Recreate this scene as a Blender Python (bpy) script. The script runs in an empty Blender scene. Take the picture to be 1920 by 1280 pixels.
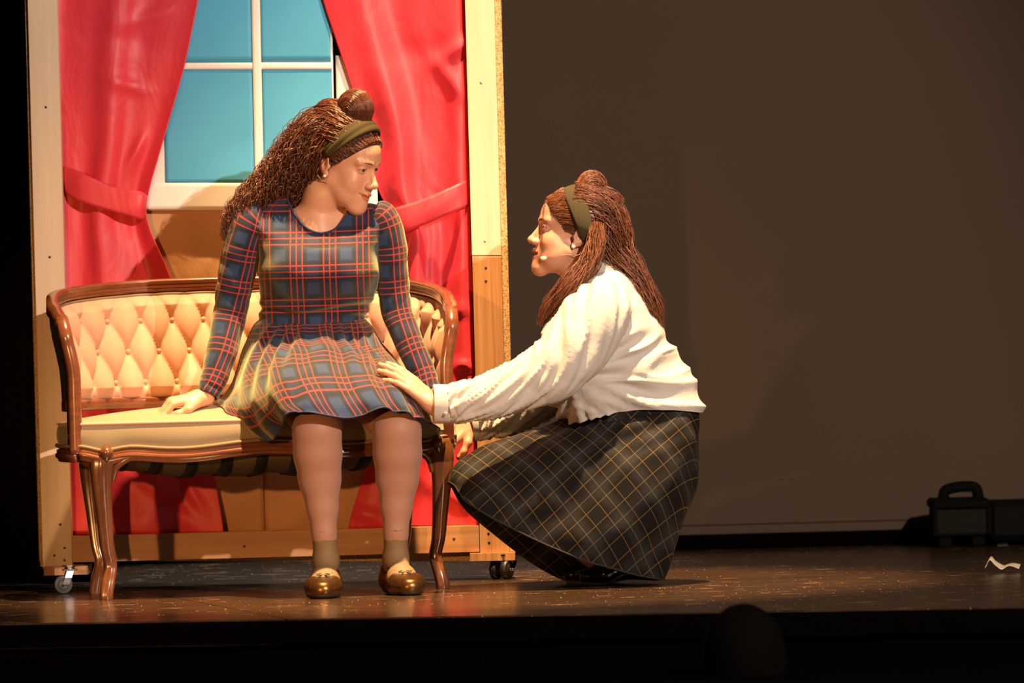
import bpy, math, random
import numpy as np
from mathutils import Vector, Matrix, noise

# ------------------------------------------------------------------ camera, world, lights, exposure
SC = bpy.context.scene
COL = SC.collection
FPX, CAMD, CAMH, ROLL = 11100.0, 15.0, 0.627, 0.026      # focal length in pixels of the 1920 frame, distance, height, roll

cd = bpy.data.cameras.new('camera')
cd.sensor_width = 36.0
cd.lens = 36.0 * FPX / 1920.0
cd.clip_end = 200
cd.dof.use_dof = True
cd.dof.focus_distance = CAMD - 0.05
cd.dof.aperture_fstop = 5.0
cam = bpy.data.objects.new('camera', cd)
COL.objects.link(cam)
cam.matrix_world = (Matrix.Translation((0, -CAMD, CAMH)) @ Matrix.Rotation(math.pi / 2, 4, 'X')
                    @ Matrix.Rotation(-ROLL, 4, 'Z'))
SC.camera = cam

wd = bpy.data.worlds.new('dark_theatre'); SC.world = wd
wd.use_nodes = True
wd.node_tree.nodes['Background'].inputs[0].default_value = (1.0, 0.72, 0.5, 1)
wd.node_tree.nodes['Background'].inputs[1].default_value = 0.022

def spot(name, loc, target, energy, color, size_deg, radius, blend=0.25):
    l = bpy.data.lights.new(name, 'SPOT')
    l.energy = energy; l.color = color; l.spot_size = math.radians(size_deg)
    l.shadow_soft_size = radius; l.spot_blend = blend
    o = bpy.data.objects.new(name, l); COL.objects.link(o)
    o.location = loc
    o.rotation_euler = (Vector(target) - Vector(loc)).to_track_quat('-Z', 'Y').to_euler()
    return o

# front of house key from the right, amber wash from the left, amber top light over the set
spot('key_spotlight', (4.0, -8.3, 3.95), (-0.45, 0.1, 0.60), 3700, (1.0, 0.79, 0.64), 38, 0.05, 0.5)
spot('amber_spotlight', (-2.5, -8.0, 1.15), (-0.70, 0.1, 0.55), 1150, (1.0, 0.45, 0.14), 14.5, 0.07, 0.9)
spot('top_spotlight', (0.45, -1.35, 8.5), (-0.12, 0.0, 0.3), 14500, (1.0, 0.63, 0.30), 18, 0.10, 0.6)
spot('backstage_worklight', (-0.55, 1.5, 2.6), (-0.5, 1.6, 0.0), 480, (0.84, 0.93, 1.0), 46, 0.1, 0.6)

SC.view_settings.view_transform = 'Standard'
SC.view_settings.look = 'None'
SC.view_settings.exposure = 0.0
SC.view_settings.gamma = 1.0
SC.view_settings.use_curve_mapping = False

# ------------------------------------------------------------------ helpers
CR, SR = math.cos(ROLL), math.sin(ROLL)
def W(px, py, Y=0.0):
    "point of the photograph's 1920x1280 frame, taken at depth Y, as a world point"
    dx, dy = px - 960.0, py - 640.0
    u, v = dx * CR - dy * SR, dy * CR + dx * SR
    s = (CAMD + Y) / FPX
    return np.array((u * s, Y, CAMH - v * s))
def WG(px, py, z=0.0):
    "the point at height z seen at that pixel"
    dx, dy = px - 960.0, py - 640.0
    v = dy * CR + dx * SR
    d = (CAMH - z) * FPX / v
    return W(px, py, d - CAMD)

rnd = random.Random(7)
RN = np.random.RandomState(11)

def link(o, parent=None):
    COL.objects.link(o)
    if parent is not None:
        o.parent = parent
    return o
def tag(o, label=None, cat=None, group=None, kind=None):
    if label: o['label'] = label
    if cat: o['category'] = cat
    if group: o['group'] = group
    if kind: o['kind'] = kind
    return o
def empty(name, loc=(0, 0, 0), parent=None):
    o = bpy.data.objects.new(name, None); o.empty_display_size = 0.1
    o.location = loc
    return link(o, parent)

def mesh_np(name, V, Fq, mat=None, parent=None, uv=None, col=None, smooth=True, mats=None, midx=None):
    "V (n,3), Fq: list of faces or an int array (m,k); parent offset removed so that V stays in world space"
    V = np.asarray(V, dtype=np.float32)
    me = bpy.data.meshes.new(name)
    if isinstance(Fq, np.ndarray):
        m, k = Fq.shape
        flat = Fq.astype(np.int32).ravel()
        starts = np.arange(m, dtype=np.int32) * k
        tot = np.full(m, k, dtype=np.int32)
    else:
        tot = np.array([len(f) for f in Fq], dtype=np.int32)
        flat = np.array([i for f in Fq for i in f], dtype=np.int32)
        starts = np.concatenate(([0], np.cumsum(tot)[:-1])).astype(np.int32)
        m = len(tot)
    off = np.zeros(3, dtype=np.float32)
    p = parent
    while p is not None:
        off += np.array(p.location, dtype=np.float32); p = p.parent
    me.vertices.add(len(V)); me.vertices.foreach_set('co', (V - off).ravel())
    me.loops.add(len(flat)); me.loops.foreach_set('vertex_index', flat)
    me.polygons.add(m)
    me.polygons.foreach_set('loop_start', starts)
    me.polygons.foreach_set('loop_total', tot)
    if midx is not None:
        me.polygons.foreach_set('material_index', np.asarray(midx, dtype=np.int32))
    me.update(calc_edges=True)
    if smooth: me.shade_smooth()
    else: me.shade_flat()
    if uv is not None:
        l = me.uv_layers.new(name='UVMap')
        l.data.foreach_set('uv', np.asarray(uv, dtype=np.float32)[flat].ravel())
    if col is not None:
        a = me.color_attributes.new('Col', 'FLOAT_COLOR', 'POINT')
        c = np.ones((len(V), 4), dtype=np.float32); c[:, :3] = col
        a.data.foreach_set('color', c.ravel())
    me.validate()
    for q in (mats or ([mat] if mat else [])):
        me.materials.append(q)
    return link(bpy.data.objects.new(name, me), parent)

def join(parts):
    "concatenate (V, F) pieces, quads or n-gons"
    V = []; F = []; n = 0
    for v, f in parts:
        V.append(np.asarray(v, dtype=float))
        F += [[int(i) + n for i in q] for q in f]
        n += len(v)
    return np.concatenate(V), F

def box(c, s, R=None, bev=0.0):
    "axis box centre c, full size s, chamfered edges"
    c = np.array(c, float); h = np.array(s, float) / 2
    b = min(bev, h.min() * 0.9)
    if b <= 0:
        P = np.array([(x, y, z) for x in (-1, 1) for y in (-1, 1) for z in (-1, 1)], float) * h
        F = [(0, 1, 3, 2), (4, 6, 7, 5), (0, 4, 5, 1), (2, 3, 7, 6), (0, 2, 6, 4), (1, 5, 7, 3)]
    else:
        P = []; idx = {}
        for x in (-1, 1):
            for y in (-1, 1):
                for z in (-1, 1):
                    for a in range(3):
                        p = np.array((x, y, z), float) * (h - b)
                        p[a] += (x, y, z)[a] * b
                        idx[(x, y, z, a)] = len(P); P.append(p)
        P = np.array(P); F = []
        g = lambda x, y, z, a: idx[(x, y, z, a)]
        for s_ in (-1, 1):
            F.append([g(s_, -1, -1, 0), g(s_, 1, -1, 0), g(s_, 1, 1, 0), g(s_, -1, 1, 0)][::s_])
            F.append([g(-1, s_, -1, 1), g(1, s_, -1, 1), g(1, s_, 1, 1), g(-1, s_, 1, 1)][::-s_])
            F.append([g(-1, -1, s_, 2), g(1, -1, s_, 2), g(1, 1, s_, 2), g(-1, 1, s_, 2)][::s_])
        for a_ in (-1, 1):
            for b_ in (-1, 1):
                F.append([g(-1, a_, b_, 1), g(1, a_, b_, 1), g(1, a_, b_, 2), g(-1, a_, b_, 2)][::a_ * b_])
                F.append([g(a_, -1, b_, 0), g(a_, 1, b_, 0), g(a_, 1, b_, 2), g(a_, -1, b_, 2)][::-a_ * b_])
                F.append([g(a_, b_, -1, 0), g(a_, b_, 1, 0), g(a_, b_, 1, 1), g(a_, b_, -1, 1)][::a_ * b_])
        for x in (-1, 1):
            for y in (-1, 1):
                for z in (-1, 1):
                    F.append([g(x, y, z, 0), g(x, y, z, 1), g(x, y, z, 2)][::x * y * z])
    if R is not None:
        P = P @ np.array(R).T
    return P + c, F

def catmull(P, n, closed=False):
    "n samples through the control points P (k,d)"
    P = np.asarray(P, float); k = len(P)
    if closed:
        t = np.linspace(0, k, n, endpoint=False)
        i = np.floor(t).astype(int); f = (t - i)[:, None]
        a, b, c, d = P[(i - 1) % k], P[i % k], P[(i + 1) % k], P[(i + 2) % k]
    else:
        t = np.linspace(0, k - 1, n); i = np.minimum(np.floor(t).astype(int), k - 2); f = (t - i)[:, None]
        E = np.concatenate(([2 * P[0] - P[1]], P, [2 * P[-1] - P[-2]]))
        a, b, c, d = E[i], E[i + 1], E[i + 2], E[i + 3]
    return 0.5 * (2 * b + (c - a) * f + (2 * a - 5 * b + 4 * c - d) * f ** 2 + (3 * b - a - 3 * c + d) * f ** 3)

def norm(v):
    v = np.asarray(v, float)
    return v / np.maximum(np.linalg.norm(v, axis=-1, keepdims=True), 1e-9)

def grid_faces(nv, nu, close_u=True):
    a = np.arange(nv * nu).reshape(nv, nu)
    if close_u:
        b = np.roll(a, -1, axis=1)
        return np.stack([a[:-1], b[:-1], b[1:], a[1:]], -1).reshape(-1, 4)
    return np.stack([a[:-1, :-1], a[:-1, 1:], a[1:, 1:], a[1:, :-1]], -1).reshape(-1, 4)

def loft(R, nv, disp=None, uvs=1.0):
    """R (k, n, 3): k closed control rings of n points; returns V, F, uv; disp(P, N, th, v) -> (nv, n) offset along the normal"""
    R = np.asarray(R, float); k, n, _ = R.shape
    G = catmull(R.reshape(k, n * 3), nv).reshape(nv, n, 3)
    dv = np.gradient(G, axis=0); du = np.roll(G, -1, 1) - np.roll(G, 1, 1)
    N = norm(np.cross(du, dv))
    if (N * (G - G.mean(1, keepdims=True))).sum() < 0: N = -N          # outward
    v = np.linspace(0, 1, nv)[:, None] * np.ones((1, n))
    th = np.ones((nv, 1)) * np.linspace(0, 2 * math.pi, n, endpoint=False)[None]
    lu = np.linalg.norm(np.roll(G, -1, 1) - G, axis=2)
    U = np.concatenate([np.zeros((nv, 1)), np.cumsum(lu, 1)[:, :-1]], 1)
    U = U - U[:, n // 2:n // 2 + 1]
    lv = np.linalg.norm(np.diff(G, axis=0), axis=2).mean(1)
    Vv = np.concatenate([[0], np.cumsum(lv)])[:, None] * np.ones((1, n))
    if disp is not None:
        G = G + N * disp(G, N, th, v)[..., None]
    # one doubled column keeps the uv seam clean
    G = np.concatenate([G, G[:, :1]], 1)
    U = np.concatenate([U, U[:, -1:] + lu[:, -1:]], 1); Vv = np.concatenate([Vv, Vv[:, :1]], 1)
    return G.reshape(-1, 3), grid_faces(nv, n + 1, False), np.stack([U, Vv], -1).reshape(-1, 2) * uvs, G

def ring(c, a, b, n=64, p=2.0, start=0.0):
    "closed ring c + a cos + b sin, superellipse power p"
    t = np.linspace(0, 2 * math.pi, n, endpoint=False) + start
    ct, st = np.cos(t), np.sin(t)
    q = 2.0 / p
    x = np.sign(ct) * np.abs(ct) ** q; y = np.sign(st) * np.abs(st) ** q
    return np.asarray(c, float) + x[:, None] * np.asarray(a, float) + y[:, None] * np.asarray(b, float)

def tube_rings(P, rad, n=16, ref=(0, -1, 0), flat=1.0):
    "rings square to the polyline P with radii rad; flat scales the second axis"
    P = np.asarray(P, float); T = norm(np.gradient(P, axis=0))
    A = norm(np.cross(T, np.asarray(ref, float))); B = np.cross(A, T)
    rad = np.ones(len(P)) * np.asarray(rad, float)
    t = np.linspace(0, 2 * math.pi, n, endpoint=False)
    return P[:, None] + rad[:, None, None] * (np.cos(t)[None, :, None] * A[:, None] + flat * np.sin(t)[None, :, None] * B[:, None])

def capped(R):
    "tube rings -> V, F with end caps"
    R = np.asarray(R); k, n, _ = R.shape
    F = [list(map(int, q)) for q in grid_faces(k, n, True)]
    F.append(list(range(n))[::-1]); F.append(list(range((k - 1) * n, k * n)))
    return R.reshape(-1, 3), F

def tube(P, rad, n=10, m=None, ref=(0, -1, 0.01), flat=1.0):
    P = np.asarray(P, float)
    rad = np.ones(len(P)) * np.asarray(rad, float)
    if m:
        Q = catmull(np.concatenate([P, rad[:, None]], 1), m); P, rad = Q[:, :3], Q[:, 3]
    return capped(tube_rings(P, rad, n, ref, flat))

def sweep(P, prof, A, B):
    "profile points prof (n,2) carried along P with frame vectors A, B (k,3) each; capped"
    P = np.asarray(P, float)
    A = np.broadcast_to(np.asarray(A, float), P.shape); B = np.broadcast_to(np.asarray(B, float), P.shape)
    prof = np.asarray(prof, float)
    if prof.ndim == 2: prof = np.broadcast_to(prof, (len(P),) + prof.shape)
    R = P[:, None] + prof[..., 0:1] * A[:, None] + prof[..., 1:2] * B[:, None]
    return capped(R)

def lathe(prof, n=24, axis=(0, 0, 1), c=(0, 0, 0)):
    "prof: (r, h) pairs about the axis"
    ax = norm(axis); A = norm(np.cross(ax, (0.31, 0.9, 0.2))); B = np.cross(ax, A)
    t = np.linspace(0, 2 * math.pi, n, endpoint=False)
    R = np.array([[np.asarray(c) + ax * h + r * (math.cos(q) * A + math.sin(q) * B) for q in t] for r, h in prof])
    return capped(R)

# ---- signed distance fields meshed with surface nets: smooth continuous bodies
class Field:
    def __init__(s, lo, hi, h):
        s.h = h; s.lo = np.array(lo, float)
        s.n = np.ceil((np.array(hi, float) - s.lo) / h).astype(int) + 1
        s.a = np.full(s.n, 0.5, dtype=np.float32)
        s.ax = [(s.lo[i] + h * np.arange(s.n[i])).astype(np.float32) for i in range(3)]
    def _box(s, lo, hi):
        i0 = np.maximum(np.floor((np.asarray(lo) - s.lo) / s.h).astype(int), 0)
        i1 = np.minimum(np.ceil((np.asarray(hi) - s.lo) / s.h).astype(int) + 1, s.n)
        return tuple(slice(int(a), int(max(a, b))) for a, b in zip(i0, i1))
    def _apply(s, lo, hi, fn, k, op):
        m = k * 1.5 + s.h * 3
        b = s._box(np.asarray(lo) - m, np.asarray(hi) + m)
        X, Y, Z = s.ax[0][b[0]][:, None, None], s.ax[1][b[1]][None, :, None], s.ax[2][b[2]][None, None, :]
        if X.size == 0 or Y.size == 0 or Z.size == 0: return
        d = fn(X, Y, Z); o = s.a[b]
        if op == 'cut': d = -d; 
        if k <= 0:
            s.a[b] = np.minimum(o, d) if op == 'add' else np.maximum(o, d); return
        if op == 'add':
            hh = np.clip(0.5 + 0.5 * (o - d) / k, 0, 1)
            s.a[b] = o + (d - o) * hh - k * hh * (1 - hh)
        else:
            hh = np.clip(0.5 - 0.5 * (o - d) / k, 0, 1)
            s.a[b] = o + (d - o) * hh + k * hh * (1 - hh)
    def ell(s, c, r, k=0.01, op='add', R=None):
        c = np.array(c, float); r = np.array(r, float) * np.ones(3); M = np.eye(3) if R is None else np.array(R, float)
        e = np.sqrt(((M * r[:, None]) ** 2).sum(0)) if R is not None else r
        def fn(X, Y, Z):
            x, y, z = X - c[0], Y - c[1], Z - c[2]
            if R is not None:
                x, y, z = M[0, 0] * x + M[0, 1] * y + M[0, 2] * z, M[1, 0] * x + M[1, 1] * y + M[1, 2] * z, M[2, 0] * x + M[2, 1] * y + M[2, 2] * z
            k0 = np.sqrt((x / r[0]) ** 2 + (y / r[1]) ** 2 + (z / r[2]) ** 2)
            k1 = np.sqrt((x / r[0] ** 2) ** 2 + (y / r[1] ** 2) ** 2 + (z / r[2] ** 2) ** 2) + 1e-6
            return np.where(k0 < 1e-4, -r.min(), k0 * (k0 - 1) / k1)
        s._apply(c - e, c + e, fn, k, op)
    def cone(s, a, b, ra, rb, k=0.01, op='add'):
        a = np.array(a, float); b = np.array(b, float); ab = b - a; L = float(ab @ ab) + 1e-9
        def fn(X, Y, Z):
            x, y, z = X - a[0], Y - a[1], Z - a[2]
            t = np.clip((x * ab[0] + y * ab[1] + z * ab[2]) / L, 0, 1)
            return np.sqrt((x - t * ab[0]) ** 2 + (y - t * ab[1]) ** 2 + (z - t * ab[2]) ** 2) - (ra + (rb - ra) * t)
        r = max(ra, rb)
        s._apply(np.minimum(a, b) - r, np.maximum(a, b) + r, fn, k, op)
    def chain(s, P, r, k=0.01, op='add'):
        for i in range(len(P) - 1): s.cone(P[i], P[i + 1], r[i], r[i + 1], k, op)
    def plane(s, p, nrm, k=0.004):
        "remove what lies on the side nrm points to"
        p = np.array(p, float); nr = norm(nrm)
        fn = lambda X, Y, Z: -((X - p[0]) * nr[0] + (Y - p[1]) * nr[1] + (Z - p[2]) * nr[2])
        big = np.array([9.0] * 3)
        s._apply(-big, big, fn, k, 'cut')
    def mesh(s, iso=0.0):
        a = s.a - iso
        for i in range(3):                      # close against the border
            sl = [slice(None)] * 3
            sl[i] = 0; a[tuple(sl)] = np.maximum(a[tuple(sl)], 1e-3)
            sl[i] = -1; a[tuple(sl)] = np.maximum(a[tuple(sl)], 1e-3)
        ins = a < 0
        nx, ny, nz = a.shape
        acc = np.zeros((nx - 1, ny - 1, nz - 1), dtype=np.int8)
        for i in (0, 1):
            for j in (0, 1):
                for k in (0, 1):
                    acc += ins[i:nx - 1 + i, j:ny - 1 + j, k:nz - 1 + k]
        cells = np.argwhere((acc > 0) & (acc < 8))
        idx = np.full(acc.shape, -1, dtype=np.int32)
        idx[cells[:, 0], cells[:, 1], cells[:, 2]] = np.arange(len(cells))
        ps = np.zeros((len(cells), 3)); cn = np.zeros(len(cells))
        cor = {(i, j, k): a[cells[:, 0] + i, cells[:, 1] + j, cells[:, 2] + k] for i in (0, 1) for j in (0, 1) for k in (0, 1)}
        for c0 in cor:
            for ax in range(3):
                if c0[ax] == 1: continue
                c1 = list(c0); c1[ax] = 1; c1 = tuple(c1)
                va, vb = cor[c0], cor[c1]
                m = (va < 0) != (vb < 0)
                t = va[m] / (va[m] - vb[m])
                p = np.tile(np.array(c0, float), (m.sum(), 1)); p[:, ax] += t
                ps[m] += p; cn[m] += 1
        V = s.lo + s.h * (cells + ps / cn[:, None])
        Q = []
        for ax in range(3):
            o1, o2 = [(1, 2), (2, 0), (0, 1)][ax]
            sl0 = [slice(None)] * 3; sl1 = [slice(None)] * 3
            sl0[ax] = slice(0, -1); sl1[ax] = slice(1, None)
            e = np.argwhere(ins[tuple(sl0)] != ins[tuple(sl1)])
            ok = (e[:, o1] > 0) & (e[:, o2] > 0) & (e[:, o1] < a.shape[o1] - 1) & (e[:, o2] < a.shape[o2] - 1)
            e = e[ok]
            flip = ins[e[:, 0], e[:, 1], e[:, 2]]
            def cell(d1, d2):
                q = e.copy(); q[:, o1] += d1; q[:, o2] += d2
                return idx[q[:, 0], q[:, 1], q[:, 2]]
            q = np.stack([cell(-1, -1), cell(0, -1), cell(0, 0), cell(-1, 0)], 1)
            q[~flip] = q[~flip][:, ::-1]
            Q.append(q)
        return V, np.concatenate(Q)

def relax(V, F, it=2, lam=0.5):
    "a little Laplacian smoothing"
    E = np.concatenate([F[:, [0, 1]], F[:, [1, 2]], F[:, [2, 3]], F[:, [3, 0]]])
    for _ in range(it):
        S = np.zeros_like(V); c = np.zeros(len(V))
        np.add.at(S, E[:, 0], V[E[:, 1]]); np.add.at(c, E[:, 0], 1)
        np.add.at(S, E[:, 1], V[E[:, 0]]); np.add.at(c, E[:, 1], 1)
        V = V + lam * (S / np.maximum(c, 1)[:, None] - V)
    return V

def strands(P, rad, sides=4):
    "P (N, M, 3) strand points, rad (M,) or (N, M): one mesh of thin tubes"
    N, M, _ = P.shape
    T = norm(np.gradient(P, axis=1))
    A = norm(np.cross(T, np.array((0.3, 0.45, 0.84)))); B = np.cross(A, T)
    rad = np.broadcast_to(np.asarray(rad, float), (N, M))
    t = np.arange(sides) * 2 * math.pi / sides
    R = P[:, :, None] + rad[..., None, None] * (np.cos(t)[:, None] * A[:, :, None] + np.sin(t)[:, None] * B[:, :, None])
    base = grid_faces(M, sides, True)
    F = (base[None] + (np.arange(N) * M * sides)[:, None, None]).reshape(-1, 4)
    return R.reshape(-1, 3), F

# ------------------------------------------------------------------ materials
class NT:
    def __init__(s, name):
        s.m = bpy.data.materials.new(name); s.m.use_nodes = True
        s.t = s.m.node_tree; s.b = s.t.nodes['Principled BSDF']
    def n(s, typ, **kw):
        o = s.t.nodes.new(typ)
        for k, v in kw.items():
            if k.startswith('i_'): o.inputs[int(k[2:]) if k[2:].isdigit() else k[2:].replace('_', ' ')].default_value = v
            else: setattr(o, k, v)
        return o
    def l(s, a, b): s.t.links.new(a, b)
    def math(s, op, a, b=None, c=None):
        o = s.t.nodes.new('ShaderNodeMath'); o.operation = op
        for i, v in enumerate((a, b, c)):
            if v is None: continue
            if isinstance(v, (int, float)): o.inputs[i].default_value = v
            else: s.l(v, o.inputs[i])
        return o.outputs[0]
    def mix(s, f, a, b, mode='MIX'):
        o = s.t.nodes.new('ShaderNodeMix'); o.data_type = 'RGBA'; o.blend_type = mode
        for i, v in ((0, f), (6, a), (7, b)):
            if isinstance(v, (int, float)): o.inputs[i].default_value = v
            elif isinstance(v, tuple): o.inputs[i].default_value = v + (1,) if len(v) == 3 else v
            else: s.l(v, o.inputs[i])
        return o.outputs[2]
    def coords(s, kind='Object', scale=(1, 1, 1), rot=(0, 0, 0)):
        c = s.n('ShaderNodeTexCoord'); m = s.n('ShaderNodeMapping')
        m.inputs['Scale'].default_value = scale; m.inputs['Rotation'].default_value = rot
        s.l(c.outputs[kind], m.inputs[0]); return m.outputs[0]
    def noise(s, vec, scale, detail=4, rough=0.55, dist=0.0):
        o = s.n('ShaderNodeTexNoise'); o.inputs['Scale'].default_value = scale
        o.inputs['Detail'].default_value = detail; o.inputs['Roughness'].default_value = rough
        o.inputs['Distortion'].default_value = dist
        s.l(vec, o.inputs['Vector']); return o.outputs[0]
    def ramp(s, f, stops):
        o = s.n('ShaderNodeValToRGB'); e = o.color_ramp.elements
        while len(e) < len(stops): e.new(0.5)
        for i, (p, c) in enumerate(stops):
            e[i].position = p; e[i].color = c + (1,) if len(c) == 3 else c
        s.l(f, o.inputs[0]); return o.outputs[0]
    def bump(s, h, strength=0.3, dist=0.002):
        o = s.n('ShaderNodeBump'); o.inputs['Strength'].default_value = strength; o.inputs['Distance'].default_value = dist
        s.l(h, o.inputs['Height']); s.l(o.outputs[0], s.b.inputs['Normal'])
    def set(s, **kw):
        for k, v in kw.items():
            i = s.b.inputs[k.replace('_', ' ')]
            if isinstance(v, tuple) and i.type == 'RGBA': v = v + (1,) if len(v) == 3 else v
            if isinstance(v, (int, float, tuple)): i.default_value = v
            else: s.l(v, i)
        return s

def plain(name, col, rough=0.5, metal=0.0, var=0.15, scale=30.0, spec=0.5, **kw):
    t = NT(name); v = t.coords()
    f = t.noise(v, scale)
    c = t.mix(f, tuple(x * (1 - var) for x in col), tuple(min(1, x * (1 + var)) for x in col))
    t.set(Base_Color=c, Roughness=rough, Metallic=metal)
    t.b.inputs['Specular IOR Level'].default_value = spec
    t.set(**kw)
    return t.m

def wood(name, light, dark, axis='z', scale=9.0, rough=0.5, stretch=0.05, contrast=(0.35, 0.7), coat=0.0):
    t = NT(name); sc = [1, 1, 1]; sc['xyz'.index(axis)] = stretch
    v = t.coords('Object', tuple(sc))
    f = t.noise(v, scale, 6, 0.62, 1.2)
    f2 = t.noise(v, scale * 9, 3, 0.5)
    g = t.math('ADD', t.math('MULTIPLY', f, 0.75), t.math('MULTIPLY', f2, 0.25))
    c = t.ramp(g, [(contrast[0], dark), (contrast[1], light)])
    t.set(Base_Color=c, Roughness=rough)
    if coat: t.set(Coat_Weight=coat, Coat_Roughness=0.12)
    t.bump(g, 0.12, 0.001)
    return t.m

def vcol(name, rough=0.5, sss=0.0, spec=0.5, **kw):
    t = NT(name); a = t.n('ShaderNodeVertexColor'); a.layer_name = 'Col'
    v = t.coords(); f = t.noise(v, 60, 5)
    c = t.mix(0.22, a.outputs[0], t.mix(f, (0.35, 0.3, 0.28), (1, 0.9, 0.86)), 'SOFT_LIGHT')
    t.set(Base_Color=c, Roughness=rough, **kw)
    t.b.inputs['Specular IOR Level'].default_value = spec
    if sss:
        t.set(Subsurface_Weight=sss, Subsurface_Scale=0.006, Subsurface_Radius=(1.0, 0.35, 0.2))
    return t.m
# ------------------------------------------------------------------ setting
def scratch_floor():
    t = NT('stage_floor_wood'); v = t.coords('Object', (0.12, 1, 1), (0, 0, 0.1))
    v2 = t.coords('Object', (0.10, 0.6, 1), (0, 0, 0.1)); v3 = t.coords('Object'); v4 = t.coords('Object', (1, 0.07, 1))
    g = t.noise(v, 26, 6, 0.6, 0.6)
    base = t.ramp(g, [(0.3, (0.018, 0.010, 0.006)), (0.75, (0.070, 0.036, 0.018))])
    scr = t.noise(v2, 70, 3, 0.6); scm = t.math('GREATER_THAN', scr, 0.66)
    dust = t.noise(v4, 190, 2, 0.5); dm = t.math('GREATER_THAN', dust, 0.70)
    patch = t.math('GREATER_THAN', t.noise(v3, 2.2, 4, 0.6), 0.44)
    m = t.math('MULTIPLY', t.math('MAXIMUM', scm, dm), patch)
    c = t.mix(t.math('MULTIPLY', m, 0.75), base, (0.42, 0.24, 0.11))
    r = t.math('ADD', 0.10, t.math('MULTIPLY', t.noise(v, 14, 5, 0.6), 0.22))
    t.set(Base_Color=c, Roughness=t.math('ADD', r, t.math('MULTIPLY', m, 0.4)))
    t.bump(t.math('ADD', g, t.math('MULTIPLY', m, 0.6)), 0.10, 0.001)
    return t.m
M_floor = scratch_floor()
M_black = plain('black_paint', (0.0016, 0.0014, 0.0012), 0.9, 0, 0.3, 12, 0.0)
M_velour = plain('black_velour', (0.006, 0.005, 0.0045), 0.95, 0, 0.4, 40, 0.1)
def cloth_wall():
    t = NT('backdrop_cloth'); v = t.coords()
    f = t.noise(v, 1.2, 3); w = t.noise(t.coords('Object', (1, 1, 1)), 500, 2)
    c = t.mix(f, (0.074, 0.052, 0.036), (0.086, 0.060, 0.042))
    t.set(Base_Color=c, Roughness=0.95); t.b.inputs['Specular IOR Level'].default_value = 0.1
    t.bump(w, 0.15, 0.001); return t.m
M_cyc = cloth_wall()

# stage deck: panels with an open joint; the audience side is a black fascia under a nosing
e0, e1 = WG(220, 1165), WG(1900, 1137)
ed = norm(e1 - e0)
EL = e0 - ed * 4.2; ER = e1 + ed * 3.4                       # front edge, run on beyond the frame
j0, j1 = WG(215, 1099), WG(422, 1138)
jd = norm(j0 - j1)
JF = EL + ed * float(np.linalg.norm(np.cross(j1 - EL, jd)) / max(1e-6, np.linalg.norm(np.cross(ed, jd))))   # joint meets the edge
JB = JF + jd * 4.6
BY = 4.2
floor = mesh_np('floor', *box((0, 0.9, -0.09), (13, 7.6, 0.02)), M_black, smooth=False)
tag(floor, kind='structure')
def slab(name, pts, z0, z1, mat, parent):
    n = len(pts)
    V = np.array([(p[0], p[1], z0) for p in pts] + [(p[0], p[1], z1) for p in pts])
    F = [list(range(n))[::-1], list(range(n, 2 * n))] + [[i, (i + 1) % n, n + (i + 1) % n, n + i] for i in range(n)]
    return mesh_np(name, V, F, mat, parent, smooth=False)
gap = ed * 0.0022
slab('floor_panel', [EL, JF - gap, JB - gap, (EL[0], BY + .3, 0)], -0.06, 0.0, M_floor, floor)
slab('floor_panel', [JF + gap, ER, (ER[0], BY + .3, 0), JB + gap], -0.06, 0.0, M_floor, floor)
nrm2 = np.array((-ed[1], ed[0], 0))
def strip(name, a, b, z0, z1, t0, t1, mat, kind='structure', parent=None):
    o = slab(name, [a + nrm2 * t0, b + nrm2 * t0, b + nrm2 * t1, a + nrm2 * t1], z0, z1, mat, parent)
    if parent is None: tag(o, kind=kind)
    return o
strip('trim_1', EL, ER, -0.055, -0.004, -0.018, -0.001, M_black)
strip('wall_front', EL, ER, -1.05, -0.056, 0.012, 0.05, M_black)
hall = mesh_np('floor_auditorium', *box((0, -7.3, -1.08), (13, 14.5, 0.04)), M_velour, smooth=False)
tag(hall, kind='structure')

# back cloth with its hem pocket, and the dark batten at its foot
bw = W(1400, 1031, 2.4)
BWY = 2.45
wall = mesh_np('wall_back', *box((1.2, BWY + 0.03, 2.26), (9.6, 0.03, 4.48)), M_cyc, smooth=False); tag(wall, kind='structure')
mesh_np('hem_band', *box((1.2, BWY + 0.012, 0.135), (9.6, 0.010, 0.13), None, 0.003), M_cyc, wall, smooth=False)
bb = mesh_np('baseboard_back', *box((1.2, BWY - 0.01, 0.022), (9.6, 0.04, 0.044), None, 0.01), M_black, smooth=False); tag(bb, kind='structure')
# black leg drape at the left
n, mrow = 160, 12
xs = np.linspace(-3.4, -1.15, n)
fold = 0.035 * np.sin(xs * 31) + 0.018 * np.sin(xs * 57 + 1)
zz = np.linspace(0.004, 4.4, mrow)
V = np.array([[(x, 1.05 + f * (1 - 0.12 * j / mrow), z) for x, f in zip(xs, fold)] for j, z in enumerate(zz)])
dr = mesh_np('stage_drape', V.reshape(-1, 3), grid_faces(mrow, n, False), M_velour)
md = dr.modifiers.new('thickness', 'SOLIDIFY'); md.thickness = 0.004
tag(dr, 'tall black masking drape hanging behind the left side of the wooden flat', 'drape')

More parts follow.
